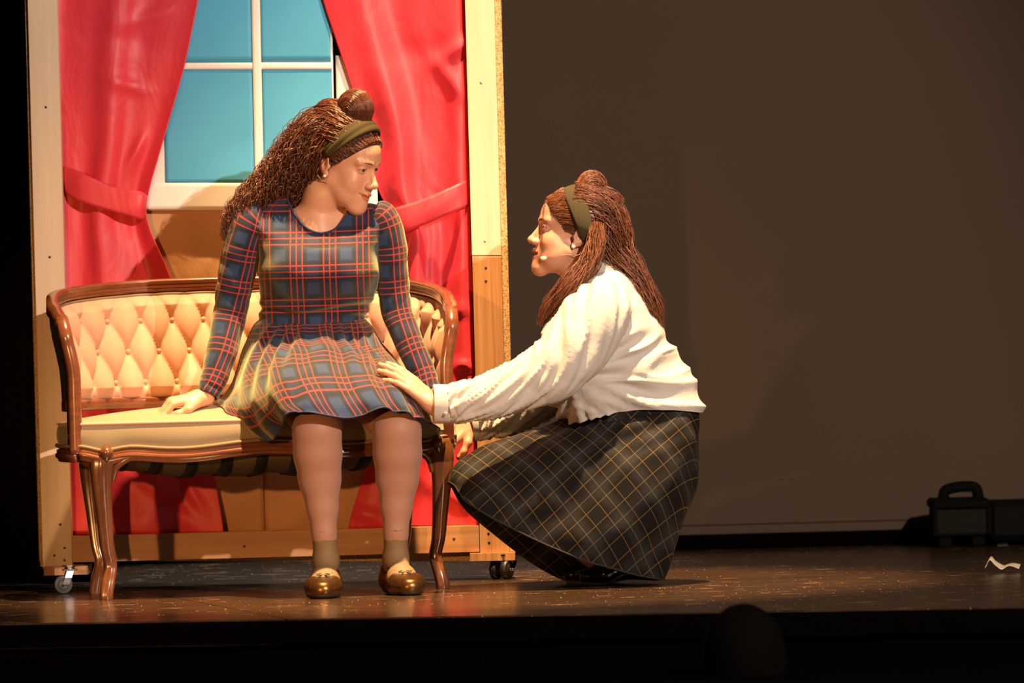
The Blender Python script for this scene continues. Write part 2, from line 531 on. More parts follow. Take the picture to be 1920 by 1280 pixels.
# ------------------------------------------------------------------ the wooden window flat on casters
M_pine = wood('pale_pine', (0.80, 0.63, 0.45), (0.66, 0.48, 0.31), 'z', 7, 0.55, 0.05)
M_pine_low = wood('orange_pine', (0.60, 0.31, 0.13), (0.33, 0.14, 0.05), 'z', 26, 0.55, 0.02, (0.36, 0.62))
M_pine_rail = wood('rail_pine', (0.62, 0.34, 0.16), (0.42, 0.19, 0.075), 'x', 12, 0.55, 0.04)
def chip():
    t = NT('chipboard'); v = t.coords()
    f = t.noise(v, 260, 3, 0.7); vo = t.n('ShaderNodeTexVoronoi'); vo.inputs['Scale'].default_value = 330; t.l(v, vo.inputs[0])
    c = t.ramp(f, [(0.34, (0.16, 0.07, 0.02)), (0.5, (0.55, 0.33, 0.13)), (0.68, (0.78, 0.55, 0.27))])
    c = t.mix(t.math('LESS_THAN', vo.outputs[0], 0.16), c, (0.13, 0.06, 0.02))
    t.set(Base_Color=c, Roughness=0.8); t.bump(f, 0.5, 0.002); return t.m
M_chip = chip()
M_steel = plain('zinc_steel', (0.62, 0.62, 0.64), 0.25, 1.0, 0.1, 60)
M_screw = plain('dark_screw', (0.05, 0.045, 0.045), 0.4, 0.8, 0.2)
M_rubber = plain('black_rubber', (0.012, 0.012, 0.012), 0.45, 0, 0.3)
M_wheel = plain('grey_wheel', (0.09, 0.09, 0.095), 0.35, 0, 0.2)

FY = 0.62                                                     # front face of the posts
flat = empty('window_flat', tuple(W(500, 1060, FY) * (1, 1, 0)))
tag(flat, 'tall wooden window flat on casters standing behind the settee', 'stage set')
TOPY = -260                                                   # the flat runs on above the frame
PT = 0.045
def plank(name, quad, Y, th, mat, bev=0.0015):
    "board whose front face is the four pixel corners (tl, tr, br, bl) at depth Y"
    f = np.array([W(x, y, Y) for x, y in quad])
    c = f.mean(0); inn = f + norm(c - f) * bev
    b = f + (0, th, 0)
    V = np.concatenate([inn, f + (0, bev, 0), b])
    F = [[0, 3, 2, 1], [8, 9, 10, 11]]
    for i in range(4):
        j = (i + 1) % 4
        F.append([i, j, 4 + j, 4 + i]); F.append([4 + i, 4 + j, 8 + j, 8 + i])
    return mesh_np(name, V, F, mat, flat, smooth=False)
xl = lambda x, y: x + 0.027 * (y)                             # plumb line in the rolled picture, x at the top of the frame
def pl(x0, y0, x1, y1): return [(xl(x0, y0), y0), (xl(x1, y0), y0), (xl(x1, y1), y1), (xl(x0, y1), y1)]
plank('post', pl(52, TOPY, 107, 1066), FY, PT, M_pine)
plank('post', pl(872, TOPY, 927, 479), FY, PT, M_pine)
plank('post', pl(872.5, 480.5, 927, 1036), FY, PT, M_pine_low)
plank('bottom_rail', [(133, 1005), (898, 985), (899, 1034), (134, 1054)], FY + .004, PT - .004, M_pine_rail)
plank('back_board', pl(45, TOPY, 939, 1052), FY + PT + .09, 0.018, M_chip)
# edge boards that box the flat in behind the posts
plank('side_board', pl(47, TOPY, 53, 1062), FY + .012, 0.13, M_chip)
plank('side_board', pl(927.6, TOPY, 939.5, 1034), FY + .010, 0.13, M_chip)
# screws on the posts
for (x, y) in [(86, 201), (93, 482), (113, 983), (102, 1041), (121, 1027), (121, 1050), (902, 155), (909, 452), (911, 502), (911, 527), (916, 1000), (917, 1017), (458, 1024), (851, 1010)]:
    c = W(x, y, FY - .0004 + (.004 if 140 < x < 860 else 0))
    v, q = lathe([(.0005, 0), (.0028, -.0004), (.0036, .0004), (.0036, .003)], 10, (0, 1, 0), c)
    mesh_np('screw', v, q, M_screw if x < 880 or y > 500 else M_steel, flat)
# caster blocks and casters
def caster(cx, cy, small, heading, mat_fork):
    root = empty('caster', tuple(WG(cx, cy)), flat)
    root.location = Vector(WG(cx, cy)) - Vector(flat.location)
    g = np.array(WG(cx, cy)); r = 0.024 if small else 0.026
    c = g + (0, 0, r + .0005); d = norm(np.array((math.cos(heading), math.sin(heading), 0))); a = np.array((-d[1], d[0], 0))
    off = (0.0,) if small else (-0.016, 0.016)
    for o in off:
        v, q = lathe([(.004, -.011), (r * .62, -.011), (r * .66, -.008), (r * .86, -.0095), (r, -.006), (r, .006), (r * .86, .0095), (r * .66, .008), (r * .62, .011), (.004, .011)], 28, a, c + a * o)
        mesh_np('wheel', v, q, M_wheel if small else M_rubber, root)
    w = .017 if small else .034
    parts = []
    for s in (-1, 1):
        P = [c + a * s * w * .9 + d * .004, c + a * s * w + d * .012 + (0, 0, .018), c + a * s * w * .8 + d * .018 + (0, 0, .036)]
        parts.append(sweep(P, [(-.009, -.0012), (.009, -.0012), (.009, .0012), (-.009, .0012)], d, a))
    parts.append(box(c + d * .018 + (0, 0, .038), (w * 2.1, .036, .004), [(d[0], -d[1], 0), (d[1], d[0], 0), (0, 0, 1)], .001))
    parts.append(lathe([(.013, .038), (.013, .046), (.02, .047), (.02, .050)], 16, (0, 0, 1), c + d * .018))
    mesh_np('fork', *join(parts), mat_fork, root, smooth=False)
    v, q = lathe([(.0035, -w * 1.08), (.0035, w * 1.08)], 10, a, c); mesh_np('axle', v, q, M_steel, root)
    return c
caster(119, 1113, True, 0.2, M_steel)
caster(941, 1086, False, 1.1, M_black)
plank('caster_block', [(82, 1062), (164, 1060), (164, 1077), (82, 1079)], FY - .012, 0.16, M_pine_low)
plank('caster_block', [(881, 1037), (966, 1035), (966, 1050), (881, 1052)], FY - .012, 0.16, M_pine_low)
# brown paper wall, two sheets with a joint, printed window sheet above it
M_paper = NT('brown_paper'); _v = M_paper.coords()
_f = M_paper.noise(_v, 3.5, 5, 0.6)
M_paper.set(Base_Color=M_paper.mix(_f, (0.46, 0.22, 0.085), (0.64, 0.35, 0.16)), Roughness=0.6)
M_paper.bump(M_paper.noise(_v, 9, 4, 0.55, 0.6), 0.35, 0.02); M_paper = M_paper.m
M_sheet = plain('white_print', (0.86, 0.82, 0.78), 0.6, 0, 0.03, 4)
M_blue = plain('sky_blue_print', (0.07, 0.40, 0.66), 0.6, 0, 0.12, 2.2)
M_dark = plain('dark_gap', (0.012, 0.010, 0.010), 0.9, 0, 0.2)
PY = FY + PT + .02
def sheet(name, x0, y0, x1, y1, Y, mat, wr=0.004, seed=0.0, nx=40, ny=50, slant=0.027):
    P = np.zeros((ny, nx, 3))
    for j, ty in enumerate(np.linspace(0, 1, ny)):
        py = y0 + (y1 - y0) * ty
        for i, tx in enumerate(np.linspace(0, 1, nx)):
            px = x0 + (x1 - x0) * tx + slant * py
            w = W(px, py, Y)
            d = noise.noise(Vector((w[0] * 5 + seed, w[2] * 5, seed))) + .5 * noise.noise(Vector((w[0] * 11 - w[2] * 7, w[2] * 9 + seed, 3)))
            w[1] += d * wr; P[j, i] = w
    o = mesh_np(name, P.reshape(-1, 3), grid_faces(ny, nx, False)[:, ::-1], mat, flat)
    m = o.modifiers.new('thickness', 'SOLIDIFY'); m.thickness = 0.0015; m.offset = -1
    return o
sheet('paper_sheet', 100, 385, 469.5, 1003, PY + .026, M_paper, .020, 1.3)
sheet('paper_sheet', 470.5, 385, 880, 1003, PY + .026, M_paper, .020, 5.1)
sheet('window_sheet', 268, TOPY, 622, 394, PY + .002, M_sheet, .003, 2.0, slant=0.02)
sheet('casing_strip', 627, 104, 660, 380, PY + .001, M_sheet, .003, 2.0, 6, 30, slant=0.02)
sheet('window_sill', 262, 343, 698, 392, PY - .003, M_sheet, .003, 2.6, 50, 8)
for k, (x0, y0, x1, y1) in enumerate([(300, -250, 470.5, 117), (488, -250, 618, 116), (303, 131, 470.5, 342), (488, 129, 619, 340)]):
    q = sheet('window_pane', x0, y0, x1, y1, PY - .001, M_blue, .003, 2.0, 24, 30, slant=0.021)
for (x0, y0, x1, y1, nm) in [(471, TOPY, 487.5, 343, 'muntin')]:
    sheet(nm, x0, y0, x1, y1, PY - .005, M_sheet, .003, 2.0, 4, 40, slant=0.021)
sheet('muntin', 300, 117.5, 620, 130, PY - .0035, M_sheet, .003, 2.0, 40, 4, slant=0.021)
sheet('dark_backing', 600, TOPY, 880, 384, PY + .03, M_dark, .002, 9)
sheet('dark_backing', 100, TOPY, 300, 384, PY + .03, M_dark, .002, 9)

# red satin curtains tied back to the posts
def satin():
    t = NT('red_satin'); v = t.coords()
    f = t.noise(v, 6, 4); w = t.noise(v, 700, 2)
    t.set(Base_Color=t.mix(f, (0.66, 0.032, 0.052), (0.76, 0.044, 0.068)), Roughness=0.5, Sheen_Weight=0.15, Sheen_Roughness=0.4, Sheen_Tint=(1.0, 0.35, 0.35))
    t.bump(t.math('ADD', t.noise(t.coords('Object', (1, 1, 0.45)), 11, 3, 0.5, 0.8), t.math('MULTIPLY', w, .01)), 0.30, 0.02); return t.m
M_red = satin()
CY = FY + .050
def curtain(name, L, Rr, rows, folds, amp, phase, seed, creases, label, side):
    "L, Rr: (y, x) edge lines in picture pixels; folds narrow where the cloth is gathered"
    nv, nu = 150, 110
    ys = np.linspace(rows[0], rows[1], nv)
    xa = np.interp(ys, [p[0] for p in L], [p[1] for p in L]); xb = np.interp(ys, [p[0] for p in Rr], [p[1] for p in Rr])
    k = np.ones(9) / 9
    pad = lambda a: np.convolve(np.pad(a, 4, 'edge'), k, 'valid')
    xa, xb = pad(xa), pad(xb)
    wid = xb - xa
    P = np.zeros((nv, nu, 3)); u = np.linspace(0, 1, nu)
    for j in range(nv):
        y = ys[j]
        g = 1 - wid[j] / wid.max()                                    # gathering
        wob = 0.05 * math.sin(y * .011 + seed)
        s = u + wob * np.sin(u * math.pi)
        a = amp * (0.8 + 0.7 * g)
        d = a * (np.sin(2 * math.pi * folds * s + phase) + 0.30 * np.sin(2 * math.pi * folds * 2.1 * s + 1.7 * phase + y * .006))
        d += 0.009 * max(0.0, g - .35) * np.sin(2 * math.pi * folds * 3.3 * s + seed)
        d = np.where(d < 0, d, d * 0.8)
        for (cx, cy, r, h, an) in creases:                            # pinched creases
            px = xa[j] + wid[j] * u
            ex = (px - cx) * math.cos(an) + (y - cy) * math.sin(an); ey = -(px - cx) * math.sin(an) + (y - cy) * math.cos(an)
            d += h * np.exp(-(ex / r) ** 2 - (ey / (r * .28)) ** 2)
        edge = np.minimum(u, 1 - u) * 14
        for i in range(nu):
            P[j, i] = W(xa[j] + wid[j] * u[i], y, CY + min(max(d[i], -.03), .022))
    o = mesh_np(name, P.reshape(-1, 3), grid_faces(nv, nu, False)[:, ::-1], M_red)
    m = o.modifiers.new('thickness', 'SOLIDIFY'); m.thickness = 0.0016
    tag(o, label, 'curtain', 'red curtains on the window flat')
    return o
cl = curtain('window_curtain', [(-250, 101), (0, 107), (320, 117), (1005, 133)],
             [(-250, 415), (0, 372), (130, 345), (300, 295), (365, 276), (412, 270), (440, 285), (530, 326), (700, 368), (1000, 421)],
             (-250, 1002), 1.5, .014, 0.6, 1.0,
             [(240, 160, 40, -.012, 0.25), (225, 75, 70, .006, 0.1), (285, 30, 40, -.010, -0.3), (255, 285, 40, -.012, -1.1), (330, 960, 60, -.014, 0.6), (270, 900, 60, .012, 0.9), (230, 985, 90, -.01, -0.15), (360, 925, 40, -.012, 1.0)],
             'red satin curtain on the left of the painted window, tied back', 'l')
cr = curtain('window_curtain', [(-250, 540), (0, 604), (100, 638), (180, 664), (250, 684), (345, 704), (390, 722), (415, 748), (440, 757), (500, 752), (560, 758), (700, 735), (860, 692), (990, 650)],
             [(-250, 866), (0, 872), (345, 880), (1000, 899)],
             (-250, 992), 1.5, .014, 2.4, 2.0,
             [(855, 92, 50, -.015, -0.6), (840, 145, 50, -.012, 0.9), (800, 100, 90, .006, 0.0), (735, 190, 110, -.008, 1.2), (870, 685, 20, -.014, 0.2), (690, 965, 40, -.012, 0.3), (850, 930, 60, -.012, 0.5), (865, 580, 40, -.006, 0.0)],
             'red satin curtain on the right of the painted window, tied back', 'r')
def tie(parent, top, bot, seed):
    nu = 40
    T = catmull([W(x, y, Y) for x, y, Y in top], nu); B = catmull([W(x, y, Y) for x, y, Y in bot], nu)
    rows = []
    for k, t in enumerate(np.linspace(0, 1, 9)):
        r = T * (1 - t) + B * t
        r = r + np.array((0, -1, 0)) * (0.003 * math.sin(t * math.pi) + 0.002 * np.sin(np.linspace(0, 9, nu) + seed + t * 4))[:, None]
        rows.append(r)
    V = np.array(rows).reshape(-1, 3)
    o = mesh_np('tieback', V, grid_faces(9, nu, False), M_red, parent)
    m = o.modifiers.new('thickness', 'SOLIDIFY'); m.thickness = 0.003; m.offset = 1
tie(cl, [(117, 311, CY), (150, 322, CY - .035), (215, 350, CY - .04), (262, 358, CY - .04), (276, 366, CY - .02), (276, 372, CY + .02)],
    [(120, 361, CY), (150, 378, CY - .035), (215, 398, CY - .04), (258, 410, CY - .04), (270, 411, CY - .02), (271, 408, CY + .02)], 0.3)
tie(cr, [(735, 392, CY + .02), (738, 390, CY - .03), (790, 374, CY - .04), (840, 353, CY - .04), (866, 342, CY - .03), (879, 336, CY)],
    [(752, 432, CY + .02), (757, 436, CY - .03), (800, 420, CY - .04), (845, 400, CY - .04), (868, 391, CY - .03), (881, 386, CY)], 2.1)

# ------------------------------------------------------------------ things at the back and on the deck
M_case = plain('case_black', (0.003, 0.003, 0.003), 0.8, 0, 0.4, 30, 0.05)
M_case2 = plain('case_brown', (0.012, 0.010, 0.008), 0.8, 0, 0.2, 30, 0.05)
def at_floor(px, Y, z=0.0):
    p = W(px, 900, Y); return np.array((p[0], Y, z))
CYB = 2.05
b0 = W(1757, 1008, CYB); b1 = W(1850, 942, CYB)
hh = b1[2] - 0.012
cs = empty('equipment_case', ((b0[0] + b1[0]) / 2, CYB, 0))
cx = (b0[0] + b1[0]) / 2; cw = b1[0] - b0[0] + .01
mesh_np('body', *box((cx, CYB + .12, .035 + (hh - .035) / 2), (cw, .24, hh - .035), None, .008), M_case2, cs, smooth=False)
mesh_np('lid', *box((cx, CYB + .12, hh + .009), (cw + .012, .252, .03), None, .008), M_case, cs, smooth=False)
v, q = tube([(cx - .045, CYB + .12, hh + .02), (cx - .03, CYB + .12, hh + .05), (cx + .045, CYB + .12, hh + .055), (cx + .06, CYB + .12, hh + .02)], .016, 10, 24)
mesh_np('handle', v, q, M_case, cs)
for s in (-1, 1):
    mesh_np('corner_strip', *box((cx + s * cw / 2, CYB - .003, .035 + (hh - .035) / 2), (.012, .012, hh - .035), None, .002), M_case, cs, smooth=False)
    mesh_np('foot', *box((cx + s * (cw / 2 - .03), CYB + .12, .018), (.04, .2, .036), None, .006), M_case, cs, smooth=False)
tag(cs, 'small dark equipment case with a handle on top, by the back cloth', 'case')
s0 = W(1852, 1015, CYB + .02); s1 = W(1990, 938, CYB + .02)
sp = empty('loudspeaker', ((s0[0] + s1[0]) / 2, CYB + .02, 0))
mesh_np('cabinet', *box(((s0[0] + s1[0]) / 2 + .004, CYB + .17, s1[2] / 2 + .008), (s1[0] - s0[0] - .008, .30, s1[2] - .016), None, .012), M_case, sp, smooth=False)
mesh_np('grille', *box(((s0[0] + s1[0]) / 2 + .004, CYB + .017, s1[2] / 2 + .008), (s1[0] - s0[0] - .03, .012, s1[2] - .045), None, .004), M_velour, sp, smooth=False)
for s in (-1, 1):
    mesh_np('foot', *box(((s0[0] + s1[0]) / 2 + s * .06, CYB + .17, .004), (.03, .2, .008)), M_rubber, sp, smooth=False)
tag(sp, 'black boxy loudspeaker cabinet at the far right by the back cloth', 'speaker')
# crumpled strip of cream paper on the deck
M_scrap = plain('cream_paper', (0.80, 0.66, 0.42), 0.7, 0, 0.05, 20)
pc = WG(1880, 1073)
P = np.array([(-.044, -.01, .006), (-.030, .012, .026), (-.016, .0, .012), (.0, -.006, .003), (.02, .004, .009), (.044, -.004, .003)]) + pc * (1, 1, 0)
C1 = catmull(P, 30); rows = []
for t in np.linspace(-1, 1, 5):
    rows.append(C1 + np.array((.004 * t, .016 * t, -.003 * t + .003 + .007 * (t + 1))) + np.array((0, 0, 1)) * (.003 * np.abs(np.sin(np.linspace(0, 7, 30) + t)))[:, None])
sc_ = mesh_np('paper_scrap', np.array(rows).reshape(-1, 3), grid_faces(5, 30, False), M_scrap)
m = sc_.modifiers.new('thickness', 'SOLIDIFY'); m.thickness = 0.001
tag(sc_, 'crumpled strip of cream paper lying on the bare deck at the right', 'paper')
# ------------------------------------------------------------------ settee
M_mahog = wood('polished_mahogany', (0.26, 0.085, 0.032), (0.10, 0.026, 0.010), 'x', 14, 0.22, 0.2, (0.3, 0.75), coat=0.5)
M_mahog_leg = wood('polished_mahogany_leg', (0.21, 0.078, 0.028), (0.09, 0.027, 0.010), 'z', 14, 0.22, 0.2, (0.3, 0.75), coat=0.5)
def velvet(name, c0, c1):
    t = NT(name); v = t.coords(); f = t.noise(v, 9, 5, 0.6, 0.5); w = t.noise(v, 900, 2)
    t.set(Base_Color=t.mix(f, c0, c1), Roughness=0.8, Sheen_Weight=0.25, Sheen_Roughness=0.35, Sheen_Tint=(1, 0.85, 0.65))
    t.bump(w, 0.08, 0.0004); return t.m
M_velvet = velvet('cream_velvet', (0.54, 0.275, 0.175), (0.60, 0.335, 0.225))
M_seatv = velvet('olive_cream_velvet', (0.27, 0.195, 0.105), (0.34, 0.255, 0.145))
M_gimp = plain('gimp_braid', (0.24, 0.15, 0.075), 0.8, 0, 0.35, 400)
M_burlap = plain('burlap', (0.13, 0.09, 0.04), 0.95, 0, 0.5, 120)
M_web = plain('black_webbing', (0.012, 0.010, 0.008), 0.9, 0, 0.3)

fl, fr = WG(207, 1124), WG(833, 1103)
SA = 0.17                                                     # turned so that its left end stands nearer
SX = np.array((math.cos(SA), math.sin(SA), 0)); SYv = np.array((-math.sin(SA), math.cos(SA), 0))
HL = float((fr - fl) @ SX) / 2
SO = (fl + fr) / 2 * (1, 1, 0) - SYv * 0.03 - SX * 0.031                   # middle of the seat front
settee = empty('settee', tuple(SO))
tag(settee, 'carved mahogany settee with cream button-tufted back and padded seat', 'settee')
def S(x, y, z):
    return SO + SX * x + SYv * y + np.array((0, 0, z))
def SV(A):
    A = np.asarray(A, float)
    return SO + A[..., 0:1] * SX + A[..., 1:2] * SYv + A[..., 2:3] * np.array((0, 0, 1.0))
HW = HL + .045
# seat outline in plan: bowed front, rounded corners, narrowing to the back
def outline(grow=0.0, n=120, HW=HW + .012):
    P = np.array([(0, -.035), (.20, -.028), (.36, -.002), (HW - .02, .012), (HW + .005, .06), (HW + .012, .16), (HW - .01, .30), (HW - .09, .42), (.25, .475), (0, .49),
                  (-.25, .475), (-HW + .09, .42), (-HW + .01, .30), (-HW - .012, .16), (-HW - .005, .06), (-HW + .02, .012), (-.36, -.002), (-.20, -.028)])
    c = np.array((0, .22)); d = norm(P - c)
    return catmull(P + d * grow, n, True)
def frontz(x):                                                # lower line of the upholstery / rail: serpentine
    a = np.abs(x) / HW
    return 0.386 + 0.008 * np.cos(a * math.pi * 2.2) - 0.016 * np.exp(-((a - .86) / .10) ** 2) 
O = outline()
def seat_ring(grow, z, wave=0.0):
    o = outline(grow); fz = (frontz(o[:, 0]) - 0.386) * wave
    return SV(np.column_stack([o, z + fz]))
R = [seat_ring(-.004, .372, 1), seat_ring(.006, .386, 1), seat_ring(.012, .41, .7), seat_ring(.010, .432, .3), seat_ring(.004, .446), seat_ring(-.012, .453)]
cushion_parts = []
def crown(o, s):
    h = .453 + .036 * (1 - s ** 2.2) 
    return np.column_stack([np.array((0, .22)) + (o - (0, .22)) * s, np.full(len(o), h)])
o12 = outline(-.012)
for s in (.93, .82, .66, .48, .3, .12): R.append(SV(crown(o12, s)))
V, F, uv, G = loft(np.array(R), 44)
mesh_np('seat_cushion', V, F, M_seatv, settee)
pr = seat_ring(.0065, .4455)
pr = np.concatenate([pr, pr[:2]])
mesh_np('seat_piping', *tube(pr, .0045, 8), M_velvet, settee)
gr = seat_ring(.010, .387, 1)
mesh_np('seat_gimp', *tube(np.concatenate([gr, gr[:2]]), .0048, 6, flat=1.6), M_gimp, settee)

# seat rails: front and sides, moulded; profile u outward, v up
def mould(h0, h1, d):
    return [(-d, h1), (.000, h1), (.007, h1 - .002), (.010, h1 - .006), (.008, h1 - .010), (.012, h1 - .013), (.014, h1 - .019), (.011, h1 - .024), (.006, h1 - .027), (.007, h0 + .004), (.003, h0), (-d, h0)]
def rail(name, i0, i1, hfun, parent=settee, mat=None):
    n = 60
    o = outline(.004, 480); t = np.linspace(i0, i1, n) * 480; idx = t.astype(int) % 480
    P2 = o[idx]; T = np.gradient(P2, axis=0); Nn = norm(np.column_stack([T[:, 1], -T[:, 0]]))
    z = hfun(P2[:, 0])
    P = SV(np.column_stack([P2, z])); A = SV(np.column_stack([Nn, np.zeros(n)])) - SO
    v, q = sweep(P, mould(-.034, 0.0, .022), A, (0, 0, 1.0))
    return mesh_np(name, v, q, mat or M_mahog, parent)
rail('front_rail', -.165, .165, lambda x: frontz(x) - .002)
for a, b in ((.17, .40), (.60, .83)):
    rail('side_rail', a, b, lambda x: np.full(len(x), .384))
rail('back_rail', .40, .60, lambda x: np.full(len(x), .384))

LS = 0.023
# cabriole legs, fluted down the front
def leg(x, y, fwd, out, back=False):
    x += LS
    P = np.array([(x, y, .385), (x + out * .006, y - fwd * .012, .345), (x + out * .007, y - fwd * .013, .29), (x + out * .002, y - fwd * .006, .21), (x - out * .004, y + fwd * .002, .13),
                  (x - out * .012, y + fwd * .008, .085), (x - out * .004, y - fwd * .003, .045), (x + out * .002, y - fwd * .008, .014), (x + out * .002, y - fwd * .008, .0)])
    r = np.array([.036, .032, .026, .0205, .0175, .0165, .0175, .0175, .0165])
    Q = catmull(np.column_stack([P, r]), 56); Q[-1, 2] = 0
    n = 40; t = np.linspace(0, 2 * math.pi, n, endpoint=False)
    prof = 1 - .09 * np.exp(-((np.abs(((t - 1.5 * math.pi + math.pi) % (2 * math.pi)) - math.pi) - .42) / .13) ** 2)      # two flutes on the front
    sq = (np.abs(np.cos(t)) ** 3 + np.abs(np.sin(t)) ** 3) ** (-1 / 3.0)
    R = SV(np.concatenate([Q[:, None, :2] + (Q[:, 3:4] * (prof * sq)[None])[..., None] * np.stack([np.cos(t), np.sin(t)], -1)[None], np.repeat(Q[:, None, 2:3], n, 1)], -1))
    return mesh_np('leg', *capped(R), M_mahog_leg, settee)
leg(-HL, .030, 1, -1); leg(HL, .030, 1, 1)
leg(-HL + .010, .385, -1, -1); leg(HL - .035, .385, -1, 1)
# knee ornaments: the arched brackets that run from rail into leg
for s in (-1, 1):
    kn = [S(LS + s * (HL - .005), -.004, .392), S(LS + s * (HL - .004), -.010, .372), S(LS + s * (HL - .003), -.012, .35)]
    mesh_np('knee_carving', *tube(kn, [.006, .019, .004], 10, 14), M_mahog_leg, settee)
    br = [S(LS + s * (HL - .02), .004, .30), S(LS + s * (HL - .03), .000, .335), S(LS + s * (HL - .065), -.008, .358), S(LS + s * (HL - .13), -.018, .366)]
    mesh_np('bracket', *tube(br, [.006, .009, .009, .004], 10, 20), M_mahog_leg, settee)
    br = [S(LS + s * (HL + .012), .024, .30), S(LS + s * (HL + .02), .03, .335), S(s * (HL + .035), .06, .358), S(s * (HL + .042), .12, .366)]
    mesh_np('bracket', *tube(br, [.006, .009, .009, .004], 10, 20), M_mahog_leg, settee)

# sagging burlap and webbing under the seat
nx, ny = 40, 16
P = np.zeros((ny, nx, 3))
for j, b in enumerate(np.linspace(0, 1, ny)):
    for i, a in enumerate(np.linspace(-1, 1, nx)):
        sag = (1 - a ** 4) * math.sin(b * math.pi) ** .6
        P[j, i] = (a * (HW - .05), .02 + b * .40, .362 - .058 * sag + .004 * math.sin(a * 17))
v = SV(P)
o = mesh_np('burlap_underside', v.reshape(-1, 3), grid_faces(ny, nx, False), M_burlap, settee)
m = o.modifiers.new('thickness', 'SOLIDIFY'); m.thickness = 0.002
for k in range(9):
    a0 = -0.84 + k * .21
    st = []
    for b in np.linspace(0.01, .99, 14):
        row = []
        for a in (a0 - .035, a0, a0 + .035):
            sag = (1 - a ** 4) * math.sin(b * math.pi) ** .6
            row.append((a * (HW - .05), .02 + b * .40, .3575 - .0595 * sag + .004 * math.sin(a * 17)))
        st.append(row)
    v = SV(np.array(st)).reshape(-1, 3)
    o = mesh_np('webbing_strap', v, grid_faces(14, 3, False), M_web, settee)
    m = o.modifiers.new('thickness', 'SOLIDIFY'); m.thickness = 0.002; m.offset = 1

# the back: a band that wraps round in plan and flares outward and backward as it rises
BH = [(-HW - .004, .045), (-HW - .010, .10), (-HW - .004, .20), (-HW + .045, .33), (-.33, .43), (-.17, .465)]
BP = np.array(BH + [(0, .478)] + [(-x, y) for x, y in BH[::-1]])
NB = 481
B2 = catmull(BP, NB)
arc = np.concatenate([[0], np.cumsum(np.linalg.norm(np.diff(B2, axis=0), axis=1))]); arc = arc - arc[-1] / 2
T2 = norm(np.gradient(B2, axis=0)); N2 = np.column_stack([-T2[:, 1], T2[:, 0]])          # outward (away from the sitter)
AL = arc[-1]
def topz(a):                                                   # crest line over arc length
    q = np.abs(a) / AL
    return np.interp(q, [0, .30, .42, .60, .75, .90, 1.0], [.800, .797, .790, .774, .754, .724, .702])
def topz_s(a):
    z = topz(a); k = np.ones(25) / 25
    return np.convolve(np.pad(z, 12, 'edge'), k, 'valid')
TZ = topz_s(arc)
FLARE, WING = 0.075, 0.022
def back_pt(i, z, off=0.0):
    w = min(1.0, max(0.0, (abs(arc[i]) / AL - .55) / .33)); t = min(1.0, max(0.0, (z - .56) / .15)); t = t * t * (3 - 2 * t)
    f = (1 - w) * FLARE * max(0.0, (z - .46)) / .34 + w * WING * t
    p = B2[i] + N2[i] * (off + f)
    return (p[0], p[1], z)
# crest and stiles as one moulded member, following the top line then down the front stiles
crest = np.array([back_pt(i, TZ[i]) for i in range(NB)])
stile = []
for z in (.675, .645, .61, .57, .52, .46, .41, .372):
    p = back_pt(0, z); stile.append((p[0], p[1] - .020 - .008 * min(1, (.702 - z) / .1), z))
lowL = np.array(stile); lowR = lowL * (-1, 1, 1)
path = np.concatenate([lowL[::-1], crest[4:-4:8], lowR])
path = catmull(path, 260)
TT = norm(np.gradient(path, axis=0))
outw = np.zeros_like(path)
cxy = np.array((0, .10))
outw[:, :2] = norm(path[:, :2] - cxy); 
Aup = norm(np.cross(outw, TT)); Aup *= np.sign((Aup * (path - np.array((0, .2, .5)))).sum(1))[:, None]   # away from the panel centre
Fw = norm(np.cross(TT, Aup)); Fw *= -np.sign((Fw * outw).sum(1))[:, None]                                  # towards the sitter
prof = [(-.017, .010), (-.010, .015), (-.006, .011), (-.001, .016), (.004, .011), (.009, .017), (.015, .014), (.018, .006), (.016, -.014), (-.013, -.016)]
R = path[:, None] + np.array(prof)[None, :, 0:1] * Aup[:, None] + np.array(prof)[None, :, 1:2] * Fw[:, None]
mesh_np('crest_rail', *capped(SV(R)), M_mahog, settee)
# lower back rail
i0, i1 = 16, NB - 17
low = np.array([back_pt(i, .492) for i in range(i0, i1, 6)])
nn = N2[i0:i1:6]
A3 = np.column_stack([nn, np.zeros(len(nn))])
prof2 = [(-.012, -.014), (-.016, -.010), (-.013, -.004), (-.017, .001), (-.013, .007), (-.015, .012), (-.008, .015), (.012, .014), (.012, -.014)]
R = low[:, None] + np.array(prof2)[None, :, 0:1] * A3[:, None] + np.array(prof2)[None, :, 1:2] * np.array((0, 0, 1.0))
mesh_np('lower_back_rail', *capped(SV(R)), M_mahog, settee)
# tufted pad
PA, PZ = 0.0410, 0.080                                         # button pitch along and up
ZB = .515
def tuft(a, z):
    q, w = a / PA, (z - (ZB + .032)) / (PZ)
    p1, p2 = (q + w) , (q - w)
    return p1 * .5, p2 * .5
NVp = 130; J0, J1 = 6, NB - 7
pts = np.zeros((NVp, (J1 - J0), 3)); 
ai = arc[J0:J1]
for c, i in enumerate(range(J0, J1)):
    zt = TZ[i] - .020
    lowz = ZB - .012
    for r, t in enumerate(np.linspace(0, 1, NVp)):
        z = lowz + (zt - lowz) * t
        p1, p2 = tuft(arc[i], z)
        puff = ((math.sin(math.pi * p1) ** 2 + .010) * (math.sin(math.pi * p2) ** 2 + .010)) ** .23
        e = min(t * (zt - lowz), (1 - t) * (zt - lowz), (i - J0 + 1) * AL * 2 / NB, (J1 - i) * AL * 2 / NB)
        edge = min(1.0, e / .030) 
        d1 = (p1 - round(p1)); d2 = (p2 - round(p2))
        dim = math.exp(-((d1 * d1 + d2 * d2) / .016))
        hgt = .006 + (.027 * puff * (0.35 + .65 * edge) + .006 - .006 * dim) * math.sqrt(edge)
        pts[r, c] = back_pt(i, z, -hgt + .004)
V = SV(pts)
